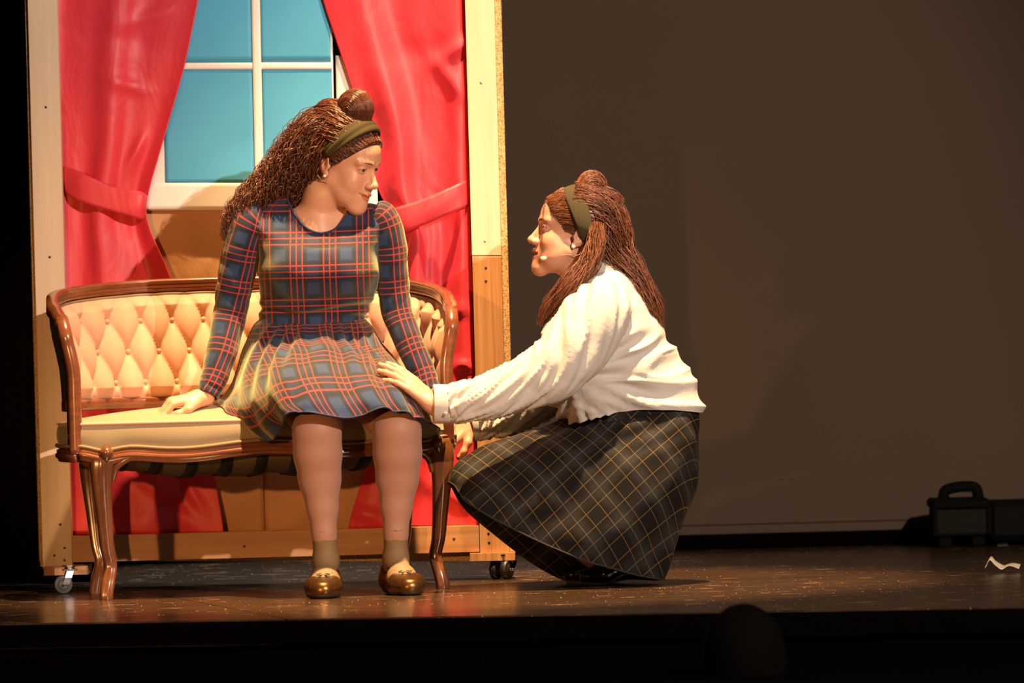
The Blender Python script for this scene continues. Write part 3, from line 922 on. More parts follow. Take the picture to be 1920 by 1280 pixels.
pad = mesh_np('tufted_back', V.reshape(-1, 3), grid_faces(NVp, J1 - J0, False), M_velvet, settee)
# plain outside back
pts2 = np.zeros((8, (J1 - J0), 3))
for c, i in enumerate(range(J0, J1)):
    zt = TZ[i] - .010; lz = min(.478, zt - .01)
    for r, t in enumerate(np.linspace(0, 1, 8)): pts2[r, c] = back_pt(i, lz + (zt - lz) * t, .010)
ob = mesh_np('outside_back', SV(pts2).reshape(-1, 3), grid_faces(8, J1 - J0, False)[:, ::-1], M_web, settee)
# buttons sit where the creases cross
bm = None
for w in range(0, 4):
    for q2 in range(-24, 25):
        if (q2 + w) % 2: continue
        a = q2 * PA; z = ZB + .032 + w * PZ
        if abs(a) > AL * .93: continue
        i = int(np.argmin(np.abs(arc - a)))
        if z > TZ[i] - .045 or z < ZB + .01: continue
        c = SV(np.array([back_pt(i, z, -.011)]))[0]
        ax = -(SX * N2[i, 0] + SYv * N2[i, 1])
        v, q = lathe([(.0068, -.003), (.0068, .001), (.0048, .0035), (.001, .0045)], 10, ax, c)
        mesh_np('button', v, q, M_velvet, pad)
# gimp along the pad's border
bd = np.concatenate([pts[3], pts[::6, -1][1:], pts[-4][::-1], pts[::-6, 0][1:]])
bd[:, :2] -= 0
mesh_np('back_gimp', *tube(SV(pts[NVp - 2]) , .0042, 6), M_gimp, settee)
mesh_np('back_gimp', *tube(SV(pts[1]), .0042, 6), M_gimp, settee)
# ------------------------------------------------------------------ people: shared builders
M_skin = vcol('skin', 0.45, 0.12)
M_hair1 = vcol('dark_brown_hair', 0.27, 0, 0.7)
M_hair2 = vcol('auburn_hair', 0.36, 0, 0.6)
M_white_eye = plain('eye_white', (0.75, 0.7, 0.66), 0.15, 0, 0.05)
M_iris = plain('iris', (0.045, 0.022, 0.012), 0.1, 0, 0.2, 400)
M_brow = plain('brow_hair', (0.07, 0.03, 0.018), 0.7, 0, 0.3, 300)
M_teeth = plain('teeth', (0.75, 0.68, 0.58), 0.25, 0, 0.05)
M_pearl = plain('pearl', (0.85, 0.78, 0.72), 0.12, 0, 0.04, 80, 0.8)

def frame(fwd_h, pitch, roll=0.0):
    "head frame (rows: right, forward, up) from a horizontal heading, pitch up and roll about the forward axis"
    f0 = norm(np.array(fwd_h, float)); z = np.array((0, 0, 1.0))
    f = f0 * math.cos(pitch) + z * math.sin(pitch); u = z * math.cos(pitch) - f0 * math.sin(pitch)
    r = np.cross(f, u)
    r2 = r * math.cos(roll) + u * math.sin(roll); u2 = u * math.cos(roll) - r * math.sin(roll)
    return np.array([r2, f, u2])

def build_head(C, M, S, neck, chest, skin, mouth, gaze=(0.0, 0.0), lid=1.0):
    """head, neck and collar bones as one field. C centre between the ears, M frame, S scale;
    neck: world points and radii; chest: world ellipsoids (c, r). Returns V, F, colours (world) and a local->world map"""
    L = lambda p: (np.asarray(p, float) - C) @ M.T / S
    G = lambda p: np.asarray(p, float) * S @ M + C
    nl = [L(p) for p, r in neck]
    allp = np.array(nl + [(-.1, -.13, -.13), (.1, .14, .15)])
    lo = allp.min(0) - 0.075; hi = allp.max(0) + 0.02
    lo = np.maximum(lo, (-.25, -.25, -.33)); hi = np.minimum(hi, (.25, .2, .16))
    f = Field(lo, hi, 0.0019)
    f.ell((0, -.014, .045), (.074, .096, .083), .01)
    f.ell((0, .033, .044), (.063, .066, .056), .02)                 # forehead
    f.ell((0, .034, -.022), (.060, .060, .083), .02)                # face
    for s in (-1, 1):
        f.cone((s * .047, .012, -.048), (s * .012, .079, -.096), .020, .017, .026)
        f.ell((s * .036, .050, -.060), (.024, .03, .03), .022)    # jaw
        f.ell((s * .036, .064, -.026), (.022, .024, .022), .02)     # cheek
        f.cone((s * .012, .094, .026), (s * .046, .078, .028), .006, .006, .016)      # brow ridge
    f.ell((0, .0845, -.098), (.018, .015, .016), .018)              # chin
    f.ell((0, .082, -.062), (.028, .019, .026), .02)                # mouth mound
    f.cone((0, .090, -.07), (0, .086, -.09), .006, .008, .016)
    for s in (-1, 1):                                               # eye sockets, lids
        f.ell((s * .031, .104, .009), (.018, .017, .011), .014, 'cut')
        f.ell((s * .031, .0785, .009), .0142, .004)
    f.cone((0, .0925, .012), (0, .1125, -.024), .0062, .0085, .009)     # nose
    f.cone((0, .086, .004), (0, .098, -.029), .0075, .0115, .008)
    f.ell((0, .1135, -.0275), (.0105, .0105, .009), .006)
    for s in (-1, 1):
        f.ell((s * .0125, .1025, -.0315), (.0075, .0105, .008), .005)
        f.ell((s * .0062, .1075, -.0405), (.0030, .0045, .0034), .002, 'cut')
    mo, smile = mouth                                               # opening, smile
    zc = -.0615
    for s in (-1, 1):                                               # lips
        cor = (s * (.0225 + .003 * smile), .0885 - .003 * smile, zc + .007 * smile)
        f.cone(cor, (s * .006, .1025, zc + .0055 + mo * .25), .0028, .0056, .004)
        f.cone((s * .006, .1025, zc + .0055 + mo * .25), (0, .1030, zc + .0045 + mo * .25), .0056, .0052, .004)
        f.cone(cor, (0, .0985 - mo * .25, zc - .0065 - mo * .75), .0030, .0064, .004)
        for q in (0, 1):
            f.cone((s * (.0235 + .003 * smile), .0915, zc + .007 * smile), (0, .108, zc - mo * .25), .0009 + mo * .15, .0012 + mo * .42, .0025, 'cut')
        if smile > 0:
            f.cone((s * .029, .088, zc + .013), (s * .027, .0885, zc + .002), .0016, .0012, .005, 'cut')
            f.ell((s * .037, .066, -.040), (.017, .02, .017), .014)
    f.cone((0, .108, -.044), (0, .108, -.052), .0022, .0022, .006, 'cut')   # philtrum
    for s in (-1, 1):                                               # almond opening between the lids
        f.ell((s * .031, .0935, .0085), (.0138, .0085, .0056 * lid), .0012, 'cut')
    for s in (-1, 1):                                               # ears
        Re = Matrix.Rotation(s * 0.42, 3, 'Z') @ Matrix.Rotation(-0.18, 3, 'X')
        f.ell((s * .0725, -.008, -.002), (.0070, .0180, .030), .004, R=np.array(Re))
        f.ell((s * .0800, -.003, .002), (.0045, .0115, .0195), .004, 'cut', R=np.array(Re))
        f.ell((s * .0725, .005, -.028), (.0055, .0075, .009), .004)
        f.ell((s * .0740, .0085, -.006), (.004, .004, .006), .003)
    for (p0, r0), (p1, r1) in zip(neck[:-1], neck[1:]):
        f.cone(L(p0), L(p1), r0 / S, r1 / S, .022)
    for c, r in chest:
        if isinstance(r, tuple) and len(r) == 2 and not np.isscalar(r[0]):
            f.cone(L(c), L(r[0]), r[1][0] / S, r[1][1] / S, .03)
        else:
            f.ell(L(c), np.array(r) / S, .035, R=M.T if False else np.array(M).T)
    V, F = f.mesh()
    V = relax(V, F, 1, 0.4)
    x, y, z = V.T
    col = np.tile(np.array(skin, float), (len(V), 1))
    def blend(m, c):
        m = np.clip(m, 0, 1)[:, None]; col[:] = col * (1 - m) + np.array(c) * m
    sk = np.array(skin)
    lx = np.abs(x) / (.0245 + .003 * smile)
    zl = zc + .007 * smile * np.clip(lx, 0, 1.2) ** 2
    up = zl + .0105 * (1 - lx ** 2.2) + mo * .3; dn = zl - .0135 * (1 - lx ** 2) - mo * .85
    lips = np.clip((up - z) / .002, 0, 1) * np.clip((z - dn) / .002, 0, 1) * (lx < 1.03) * (y > .083)
    blend(lips * .85, sk * np.array((.72, .36, .36)))
    inner = (np.abs(z - (zl - mo * .25)) < .001 + mo * .35 * np.clip(1 - lx, 0, 1)) & (lx < .9) & (y < .098 if mo > .004 else y < .1) & (y > .07)
    blend(inner * (.75), (.10, .02, .02))
    for s in (-1, 1):
        d = ((x - s * .042) / .024) ** 2 + ((y - .07) / .04) ** 2 + ((z + .025) / .02) ** 2
        blend(np.exp(-d) * .35, sk * np.array((1.0, .62, .55)))
        d = ((x - s * .031) / .017) ** 2 + ((z - .013) / .007) ** 2
        blend((y > .07) * np.exp(-d * 1.2) * .4, sk * np.array((.55, .42, .38)))
        # lash line along the opening's upper rim
        e = ((x - s * .031) / .0135) ** 2 + ((z - .0085) / (.0058 * lid)) ** 2
        blend((y > .078) * (z > .0075) * np.clip(1 - np.abs(e - 1) / .45, 0, 1) * .8, (.06, .03, .02))
    return G(V), F, col, G, L

def head_details(root, body, C, M, S, G, gaze, lid, hair_col, both_ears=True, mouth_open=0.0):
    for s in (-1, 1):
        c = G((s * .031, .0785, .0085)); gz = norm(np.array((gaze[0], 1.0, gaze[1])) @ M)
        v, q = lathe([(.0004, -.0119)] + [(.0119 * S * math.sin(a), -.0119 * S * math.cos(a)) for a in np.linspace(.3, 2.55, 10)], 20, gz, c)
        e = mesh_np('eye', v, q, M_white_eye, body)
        v, q = lathe([(.0067 * S, .0097 * S), (.0062 * S, .0107 * S), (.004 * S, .0117 * S), (.0005, .0121 * S)], 16, gz, c)
        mesh_np('iris', v, q, M_iris, root)
        P = [G((s * .012, .0993, .0255)), G((s * .025, .0976, .0300)), G((s * .037, .0897, .0300)), G((s * .047, .0800, .0255))]
        v, q = tube(P, [.0026, .0033, .0027, .0010], 8, 14, ref=M[2], flat=.6)
        mesh_np('eyebrow', v, q, M_brow, body)
    if mouth_open:
        v, q = tube([G((-.015, .083, -.0585)), G((0, .0935, -.0575)), G((.015, .083, -.0585))], .0036, 8, 9, ref=M[1])
        mesh_np('teeth', v, q, M_teeth, body)

def hand_field(origin, M, curls, spread, thumb, h=0.0021, wrist_to=None, S=1.0, mirror=1, wr=.024, stub=.075):
    """M rows: across (towards the thumb), along the fingers, back of the hand. curls: per finger bends (3 joints, radians)"""
    f = Field((-.075, -.09, -.09), (.085, .2, .075), h)
    f.cone((-.004, -stub, 0), (-.002, .0, 0), wr, wr * .96, .0)
    f.cone((.014, .01, 0), (.024, .078, .001), .0145, .0115, .02)
    f.cone((-.016, .01, 0), (-.026, .072, -.001), .0145, .0105, .02)
    f.cone((0, .0, 0), (0, .080, .002), .0165, .0125, .02)
    bx = (.029, .0095, -.0105, -.029); by = (.083, .088, .084, .074); ln = ((.041, .026, .020), (.045, .029, .021), (.042, .027, .020), (.033, .021, .018))
    tips = []
    for i in range(4):
        p = np.array((bx[i], by[i], .0)); a = 0.0; w = spread[i]
        r = (.0094, .0088, .0079, .0068) if i < 3 else (.0082, .0076, .0068, .006)
        for j in range(3):
            a += curls[i][j]
            d = np.array((math.sin(w) * math.cos(a), math.cos(a) * math.cos(w), -math.sin(a)))
            q = p + d * ln[i][j]
            f.cone(p, q, r[j], r[j + 1], .0055 if j == 0 else .003)
            if j < 2: f.ell(q, r[j + 1] * 1.08, .003)
            p = q
        tips.append((p, d))
    f.chain([np.array(t) for t in thumb], (.0165, .0115, .0098, .0078), .008)
    V, F = f.mesh(); V = relax(V, F, 1, .4)
    G = lambda p: (np.asarray(p, float) * np.array((1, 1, 1)) * S) @ M + origin
    return V, F, G, tips

def add_mesh(parts):
    V, F, C = [], [], []; n = 0
    for v, f, c in parts:
        V.append(v); F.append(np.asarray(f) + n); C.append(c); n += len(v)
    return np.concatenate(V), np.concatenate(F), np.concatenate(C)
# ------------------------------------------------------------------ cloth materials for the two people
def lines(t, x, cs, w):
    "mask of thin lines at cs (fractions of the sett) of half width w"
    m = None
    for c in cs:
        k = t.math('COMPARE', x, c, w)
        m = k if m is None else t.math('MAXIMUM', m, k)
    return m
def uvxy(t, period, rot=0.0, off=(0, 0), warp=0.0):
    c = t.n('ShaderNodeUVMap'); m = t.n('ShaderNodeMapping')
    m.inputs['Rotation'].default_value = (0, 0, rot); m.inputs['Scale'].default_value = (1 / period, 1 / period, 1)
    m.inputs['Location'].default_value = (off[0], off[1], 0)
    t.l(c.outputs[0], m.inputs[0])
    s = t.n('ShaderNodeSeparateXYZ'); t.l(m.outputs[0], s.inputs[0])
    return t.math('FRACT', s.outputs[0]), t.math('FRACT', s.outputs[1]), c.outputs[0]
def band(t, x, c, w, soft):
    d = t.math('ABSOLUTE', t.math('SUBTRACT', x, c))
    o = t.n('ShaderNodeMapRange'); o.interpolation_type = 'SMOOTHSTEP'
    o.inputs[1].default_value = w + soft; o.inputs[2].default_value = w - soft; o.inputs[3].default_value = 0; o.inputs[4].default_value = 1
    t.l(d, o.inputs[0]); return o.outputs[0]
def tartan_blue(rot=0.0, off=(0, 0)):
    t = NT('blue_red_tartan'); x, y, uv = uvxy(t, 0.086, rot, off)
    c = (0.018, 0.040, 0.110)
    bx, by = band(t, x, .5, .29, .05), band(t, y, .5, .29, .05)
    c = t.mix(t.math('MULTIPLY', bx, .72), c, (0.012, 0.014, 0.030))
    c = t.mix(t.math('MULTIPLY', by, .72), c, (0.012, 0.014, 0.030))
    ex = t.math('MAXIMUM', band(t, x, .22, .05, .03), band(t, x, .78, .05, .03)); ey = t.math('MAXIMUM', band(t, y, .22, .05, .03), band(t, y, .78, .05, .03))
    c = t.mix(t.math('MULTIPLY', t.math('MAXIMUM', ex, ey), .6), c, (0.007, 0.008, 0.008))
    lx, ly = lines(t, x, (.32, .5, .68), .019), lines(t, y, (.32, .5, .68), .019)
    c = t.mix(t.math('MULTIPLY', lx, .86), c, (0.40, 0.030, 0.026)); c = t.mix(t.math('MULTIPLY', ly, .86), c, (0.40, 0.030, 0.026))
    v = t.coords('Object'); w = t.noise(v, 900, 2)
    t.set(Base_Color=c, Roughness=0.75, Sheen_Weight=0.5, Sheen_Roughness=0.45, Sheen_Tint=(0.95, 1.0, 0.55)); t.b.inputs['Specular IOR Level'].default_value = 0.25
    t.bump(w, 0.06, 0.0005); return t.m
def tartan_dark(rot=0.7):
    t = NT('black_grey_tartan'); x, y, uv = uvxy(t, 0.105, rot)
    c = (0.005, 0.0045, 0.004)
    fx = t.n('ShaderNodeMapping'); t.l(uv, fx.inputs[0]); fx.inputs['Rotation'].default_value = (0, 0, rot); fx.inputs['Scale'].default_value = (420, 1.5, 1)
    fy = t.n('ShaderNodeMapping'); t.l(uv, fy.inputs[0]); fy.inputs['Rotation'].default_value = (0, 0, rot); fy.inputs['Scale'].default_value = (1.5, 420, 1)
    nx, ny = t.noise(fx.outputs[0], 1, 2), t.noise(fy.outputs[0], 1, 2)
    gx = t.math('MULTIPLY', band(t, x, .5, .17, .10), t.math('MULTIPLY', nx, .55)); gy = t.math('MULTIPLY', band(t, y, .5, .17, .10), t.math('MULTIPLY', ny, .55))
    c = t.mix(gx, c, (0.040, 0.037, 0.032)); c = t.mix(gy, c, (0.040, 0.037, 0.032))
    px, py = lines(t, x, (.5,), .012), lines(t, y, (.5,), .012)
    c = t.mix(t.math('MULTIPLY', t.math('MAXIMUM', px, py), .5), c, (0.11, 0.10, 0.09))
    lx, ly = lines(t, x, (.2, .8), .009), lines(t, y, (.2, .8), .009)
    c = t.mix(t.math('MULTIPLY', t.math('MAXIMUM', lx, ly), .75), c, (0.15, 0.085, 0.02))
    t.set(Base_Color=c, Roughness=0.85, Sheen_Weight=0.02, Sheen_Roughness=0.4, Sheen_Tint=(1, .8, .5)); t.b.inputs['Specular IOR Level'].default_value = 0.2
    v = t.coords('Object'); t.bump(t.noise(v, 800, 2), 0.08, 0.0005); return t.m
M_tartan = tartan_blue()
M_tartan_skirt = tartan_blue(0.06, (0.2, 0.1))
M_tights = plain('nude_tights', (0.37, 0.185, 0.128), 0.55, 0, 0.06, 14, 0.4, Sheen_Weight=0.2)
M_sock = plain('sheer_olive_sock', (0.20, 0.125, 0.055), 0.7, 0, 0.1, 40)
M_bronze = plain('bronze_leather', (0.17, 0.082, 0.026), 0.30, 0.85, 0.25, 40)
M_sole = plain('dark_sole', (0.02, 0.013, 0.009), 0.6, 0, 0.2)
M_band1 = plain('olive_headband', (0.048, 0.034, 0.010), 0.8, 0, 0.12, 300, 0.2)
def rib_band():
    t = NT('olive_ribbed_headband'); c = t.n('ShaderNodeUVMap'); m = t.n('ShaderNodeMapping'); m.inputs['Scale'].default_value = (300, 1, 1)
    t.l(c.outputs[0], m.inputs[0]); w = t.n('ShaderNodeTexWave'); w.inputs['Scale'].default_value = 0.5; t.l(m.outputs[0], w.inputs[0])
    t.set(Base_Color=t.mix(w.outputs[1], (0.030, 0.022, 0.007), (0.070, 0.050, 0.016)), Roughness=.9); t.bump(w.outputs[1], .6, .0015); return t.m
M_band2 = rib_band()
M_wire = plain('beige_wire', (0.55, 0.33, 0.20), 0.4, 0, 0.05)

def wrinkle(P, s, seed):
    "fractal noise on a point grid"
    sh = P.shape[:-1]; Q = P.reshape(-1, 3) * s
    return np.array([noise.noise(Vector((q[0] + seed, q[1] - seed, q[2] + seed * .37))) for q in Q]).reshape(sh)

def hair_mass(sections, N, M_, curl, freq, spread_pow=0.5, seed=1, jitter=0.35, short=0.25):
    """strands through disc sections (centre, radius, a-axis, b-axis)"""
    rs = np.random.RandomState(seed)
    C = np.array([s[0] for s in sections]); R = np.array([s[1] for s in sections])
    Cc = catmull(C, M_); Rr = catmull(R[:, None] if R.ndim == 1 else R, M_)
    T = norm(np.gradient(Cc, axis=0)); A = norm(np.cross(T, (0, 1, 0.05))); B = np.cross(A, T)
    ang = rs.rand(N) * 2 * math.pi; rad = rs.rand(N) ** spread_pow
    out = np.zeros((N, M_, 3)); t = np.linspace(0, 1, M_)
    for i in range(N):
        tw = ang[i] + jitter * np.sin(t * (3 + 3 * rs.rand()) + rs.rand() * 6)
        rr = rad[i] * (1 + .25 * np.sin(t * 5 + rs.rand() * 6))
        ra = Rr[:, 0] * rr; rb = (Rr[:, 1] if Rr.shape[1] > 1 else Rr[:, 0]) * rr
        p = Cc + A * (ra * np.cos(tw))[:, None] + B * (rb * np.sin(tw))[:, None]
        ph = rs.rand() * 6.28; fq = freq * (.7 + .6 * rs.rand()); am = curl * (.5 + rs.rand()) * np.clip(t * 3, 0, 1)
        p += A * (am * np.cos(fq * t * 6.28 + ph))[:, None] + B * (am * np.sin(fq * t * 6.28 + ph))[:, None]
        e = 1 - short * rs.rand()
        ti = np.clip(t * e, 0, 1) * (M_ - 1); i0 = np.floor(ti).astype(int).clip(0, M_ - 2); f = (ti - i0)[:, None]
        out[i] = p[i0] * (1 - f) + p[i0 + 1] * f
    return out
def strand_col(N, per, base, var, seed):
    rs = np.random.RandomState(seed)
    k = (1 + var * (rs.rand(N) * 2 - 1))[:, None] * np.array(base)[None] * (1 + .12 * rs.randn(N, 3) * np.array((.3, .6, .8)))
    return np.repeat(np.clip(k, .002, 1), per, axis=0)

# ------------------------------------------------------------------ seated person in the tartan dress
SK1 = (0.60, 0.305, 0.185)
HC = W(641, 304, 0.12)
HM = frame((math.sin(1.06), -math.cos(1.06), 0), math.radians(-21), math.radians(-3))
seated = empty('person', tuple(np.array(W(660, 1110, -.05)) * (1, 1, 0)))
tag(seated, 'person in blue and red tartan dress sitting on the settee, looking right', 'person')
nb = W(589, 410, .145)
neck = [(HC + np.array((0, -.03, -.045)) @ HM, .047), (W(606, 365, .125), .044), (nb, .050)]
chest = [(W(594, 452, .130), (.075, .055, .05)), (W(585, 425, .13), (W(535, 408, .14), (.034, .022))), (W(605, 425, .13), (W(655, 412, .14), (.034, .022)))]
hv, hf, hcol, HG, HLc = build_head(HC, HM, .97, neck, chest, SK1, (0.0, 1.0), lid=.72)
sk = lambda v: np.tile(np.array(SK1), (len(v), 1))

# joints
hipR, hipL = W(540, 690, .24), W(652, 690, .26)
kneeR, kneeL = W(594, 806, -.155), W(744, 806, -.115)
ankR, ankL = W(611, 1048, -.135), W(742, 1046, -.085)
shR, shL = W(470, 412, .13), W(722, 408, .13)
elR, elL = W(430, 590, .17), W(742, 575, .17)
wrR, wrL = W(390, 735, .10), W(806, 735, .10)
# torso under the dress, coarse
ft = Field((hipR[0] - .3, -.22, .40), (shL[0] + .12, .42, .96), .009)
ft.ell(W(590, 500, .155), (.105, .065, .13), .03); ft.ell(W(590, 660, .22), (.115, .085, .09), .03); ft.cone(W(590, 540, .165), W(590, 640, .20), .07, .075, .03)
ft.cone(shR + (.02, .01, -.01), shL + (-.02, .01, -.01), .030, .030, .03)
for a, b in ((hipR, kneeR), (hipL, kneeL)): ft.cone(a, b, .075, .052, .03)
for a, b, c in ((shR, elR, wrR), (shL, elL, wrL)): ft.chain([a, b, c], [.026, .028, .022], .02)
tv, tf = ft.mesh()
# legs
def leg_field(kn, an, sgn, h=.004):
    kn = np.array(kn); an = np.array(an)
    f = Field(np.minimum(kn, an) - (.11, .12, .09), np.maximum(kn, an) + (.11, .16, .10), h)
    d = an - kn
    f.cone(kn + (0, .07, .012), kn + (0, .005, -.005), .064, .060, .02)
    f.chain([kn, kn + d * .18 + (sgn * .002, .008, 0), kn + d * .38 + (sgn * .002, .014, 0), kn + d * .60 + (0, .008, 0), kn + d * .80, an], [.060, .0605, .053, .0395, .0305, .0295], .012)
    return f, d
def foot_shape(f, an, d, k=.012):
    "bare foot: heel, instep, ball, toes; d horizontal unit heading"
    a = np.array(an); s = np.array((-d[1], d[0], 0))
    heel = a + d * -.035; heel[2] = .036
    f.cone(a, heel, .026, .026, .015)
    mid = a + d * .055; mid[2] = .040
    f.cone(a + (0, 0, -.005), mid, .027, .027, .02)
    for o, r, L in ((-.016, .021, .098), (.016, .020, .090)):
        b = a + d * L + s * o; b[2] = .024
        f.cone(mid + s * o * .6, b, .027, r, .02)
        t = a + d * (L + .040) + s * o * .75; t[2] = .018
        f.cone(b, t, r, .015, .015)
legs = []; tights = []; socks = []
FD = {'R': norm(np.array((-.05, -1, 0))), 'L': norm(np.array((.28, -1, 0)))}
for key, kn, an, sg in (('R', kneeR, ankR, -1), ('L', kneeL, ankL, 1)):
    f, d = leg_field(kn, an, sg)
    f2 = Field(np.array((an[0] - .14, an[1] - .2, .0)), np.array((an[0] + .14, an[1] + .10, an[2] + .075)), .0035)
    f2.cone(np.array(an) - d * .25, an, .0315, .0275, .0)
    foot_shape(f2, an, FD[key])
    socks.append(f2.mesh(.0012))
    v, q = f2.mesh(-.004); legs.append((v, q, sk(v)))
    v, q = f.mesh(-.004); legs.append((v, q, sk(v)))
    v, q = f.mesh(0.0); tights.append((relax(v, q, 12, .6), q))
# right hand (picture left) flat on the seat, fingers loosely folded; left hand hidden behind
def oriented(along, back):
    al = norm(np.array(along, float)); b = np.array(back, float); b = norm(b - al * (b @ al))
    return al, b
al, bk = oriented((-.93, -.30, -.10), (-.10, -.22, 1.0))
MR = np.array([np.cross(bk, al), al, bk])            # thumb side towards the camera
if MR[0][1] > 0: MR[0] *= -1
hR = W(374, 747, .085)
cu = [(0.75, 1.05, .6), (.80, 1.1, .65), (.85, 1.15, .7), (.9, 1.15, .7)]
v, q, Gh, tips = hand_field(hR, MR, cu, (.06, .0, -.05, -.12), [(.022, .018, -.006), (.044, .046, -.016), (.042, .074, -.026), (.030, .094, -.030)], S=.93, stub=.02)
vv = Gh(v); lowest = vv[:, 2].min()
handR = (vv, q if np.linalg.det(MR) > 0 else q[:, ::-1], sk(vv))
al, bk = oriented((.10, .9, -.30), (.2, .3, 1.0))
ML = np.array([np.cross(al, bk), al, bk])
hL = W(800, 738, .115)
v, q, Gh2, _ = hand_field(hL, ML, [(.2, .3, .2)] * 4, (.06, .02, -.03, -.1), [(.022, .018, -.006), (.044, .046, -.012), (.055, .074, -.018), (.058, .092, -.020)], S=.9, h=.003, stub=.006)
vv = Gh2(v); handL = (vv, q if np.linalg.det(ML) > 0 else q[:, ::-1], sk(vv))
BV, BF, BC = add_mesh([(hv, hf, hcol), (tv, tf, sk(tv)), handR, handL] + legs)
body1 = mesh_np('body', BV, BF, M_skin, seated, col=BC)
head_details(seated, body1, HC, HM, .97, HG, (0.12, -.03), .72, None)
# nail of the visible thumb
for nm, (v, q) in (('tights', tights[0]), ('tights', tights[1])): pass
TV, TF = np.concatenate([tights[0][0], tights[1][0]]), np.concatenate([tights[0][1], tights[1][1] + len(tights[0][0])])
mesh_np('tights', TV, TF, M_tights, seated)
for (v, q) in socks: mesh_np('sock', v, q, M_sock, seated)
# ballet flats
def flat_shoe(an, d, parent):
    a = np.array(an); s = np.array((-d[1], d[0], 0))
    def build(grow, h=.0025):
        f = Field(a - (.16, .22, a[2] - .0), a + (.16, .16, -a[2] + .11), h)
        heel = a + d * -.032; heel[2] = .034
        f.cone(heel, heel + (0, 0, .028), .029 + grow, .027 + grow, .012)
        mid = a + d * .05; mid[2] = .030
        f.cone(heel, mid, .029 + grow, .029 + grow, .02)
        for o in (-.016, .016):
            b = a + d * (.098 - .03 * abs(o) / .016 * 0) + s * o; b[2] = .026
            f.cone(mid, b, .028 + grow, .0245 + grow, .02)
            t = a + d * .138 + s * o * .5; t[2] = .021
            f.cone(b, t, .0245 + grow, .019 + grow, .018)
        return f
    f = build(.0035)
    f.plane((0, 0, .003), (0, 0, -1), .003)
    top = a + d * .045; top[2] = .085
    f.cone(a + d * -.03 + (0, 0, -a[2] + .093), a + d * .060 + (0, 0, -a[2] + .066), .031, .027, .008, 'cut')
    f.plane(a * (1, 1, 0) + np.array((0, 0, .070)), norm(np.array((0, 0, 1)) + d * .18), .004)
    v, q = f.mesh()
    sh = empty('shoe', tuple(a * (1, 1, 0)), parent); sh.location = Vector(a * (1, 1, 0)) - Vector(parent.location)
    mesh_np('upper', v, q, M_bronze, sh)
    f = build(.0045, .003); f.plane((0, 0, .0105), (0, 0, 1), .001); f.plane((0, 0, .001), (0, 0, -1), .001)
    v, q = f.mesh(); mesh_np('sole', v, q, M_sole, sh)
    # little bow and the drawstring round the throat
    t = a + d * .086; t[2] = .0575
    parts = []
    for sg in (-1, 1):
        lp = [t, t + s * sg * .008 + (0, 0, .003), t + s * sg * .017 + d * .004 + (0, 0, .001), t + s * sg * .009 + d * .005 - (0, 0, .001), t + d * .002]
        parts.append(tube(lp, .0009, 6, 20)); 
        parts.append(tube([t, t + s * sg * .010 + d * .012 - (0, 0, .004), t + s * sg * .017 + d * .024 - (0, 0, .008)], .0011, 6, 8))
        th = [t + s * sg * .002, t + s * sg * .022 - d * .012 + (0, 0, .003), t + s * sg * .031 - d * .05 + (0, 0, .009)]
        parts.append(tube(th, .0016, 6, 12))
    mesh_np('bow', *join(parts), M_sole, sh)
flat_shoe(ankR, FD['R'], seated); flat_shoe(ankL, FD['L'], seated)

# ---- the dress: bodice, sleeves and skirt, each with its own weave direction
dress = empty('dress', (0, 0, 0), seated); dress.location = Vector((0, 0, 0))
X_, Y_, Z_ = np.array((1., 0, 0)), np.array((0, 1., 0)), np.array((0, 0, 1.))
def body_ring(px0, px1, py, Yc, dep, front=1.0, drop=0.0, p=2.2, tilt=0.0, n=96, py1=None):
    "horizontal ring from left px0 to right px1 at picture row py; front: how far the front bulges"
    a, b = W(px0, py, Yc), W(px1, py1 if py1 else py, Yc)
    c = (a + b) / 2; ax = (b - a) / 2
    t = np.linspace(0, 2 * math.pi, n, endpoint=False) + math.pi / 2     # starts at the back
    ct, st = np.cos(t), np.sin(t); q = 2.0 / p
    x = np.sign(ct) * np.abs(ct) ** q; y = np.sign(st) * np.abs(st) ** q
    dy = np.where(y < 0, dep * front, dep)
    P = c + x[:, None] * ax + (y * dy)[:, None] * Y_
    fr = np.clip(-st, 0, 1)
    P[:, 2] -= drop * fr ** 1.6
    return P
RB = [body_ring(478, 690, 612, .185, .110, 1.0), body_ring(487, 685, 592, .182, .102, 1.0), body_ring(488, 697, 562, .168, .105, 1.12), body_ring(487, 707, 520, .155, .105, 1.36),
      body_ring(487, 710, 478, .148, .100, 1.30), body_ring(478, 718, 440, .142, .092, 1.1, .036), body_ring(466, 726, 410, .138, .078, 1.05, .062), body_ring(478, 716, 389, .138, .066, 1.05, .080),
      body_ring(510, 692, 374, .136, .060, 1.05, .092, py1=380), body_ring(537, 657, 365, .132, .056, 1.05, .085, py1=384)]
def bod_disp(P, N, th, v):
    d = 0.0035 * wrinkle(P, 22, 1.0)
    for cx in (545, 655):                                            # bust
        c = W(cx, 512, .0)
        d = d + 0.020 * np.exp(-((P[..., 0] - c[0]) / .058) ** 2 - ((P[..., 2] - c[2]) / .062) ** 2) * (N[..., 1] < 0.2)
    c = W(590, 578, 0)                                               # gathers over the waist
    d = d + 0.004 * np.sin((P[..., 2] * 190) + 2.2 * np.sin(P[..., 0] * 21)) * np.exp(-((P[..., 2] - c[2]) / .025) ** 2)
    return d
V, F, uv, _ = loft(np.array(RB), 90, bod_disp)
if norm(np.cross(V[F[500][1]] - V[F[500][0]], V[F[500][2]] - V[F[500][0]])) @ (V[F[500][0]] - W(588, 500, .15)) < 0: F = F[:, ::-1]
ux = V[:, 0] - W(588, 500, .05)[0]
uv[:, 0] = np.where(np.abs(uv[:, 0]) < .16, ux * 1.02 + .0, uv[:, 0])
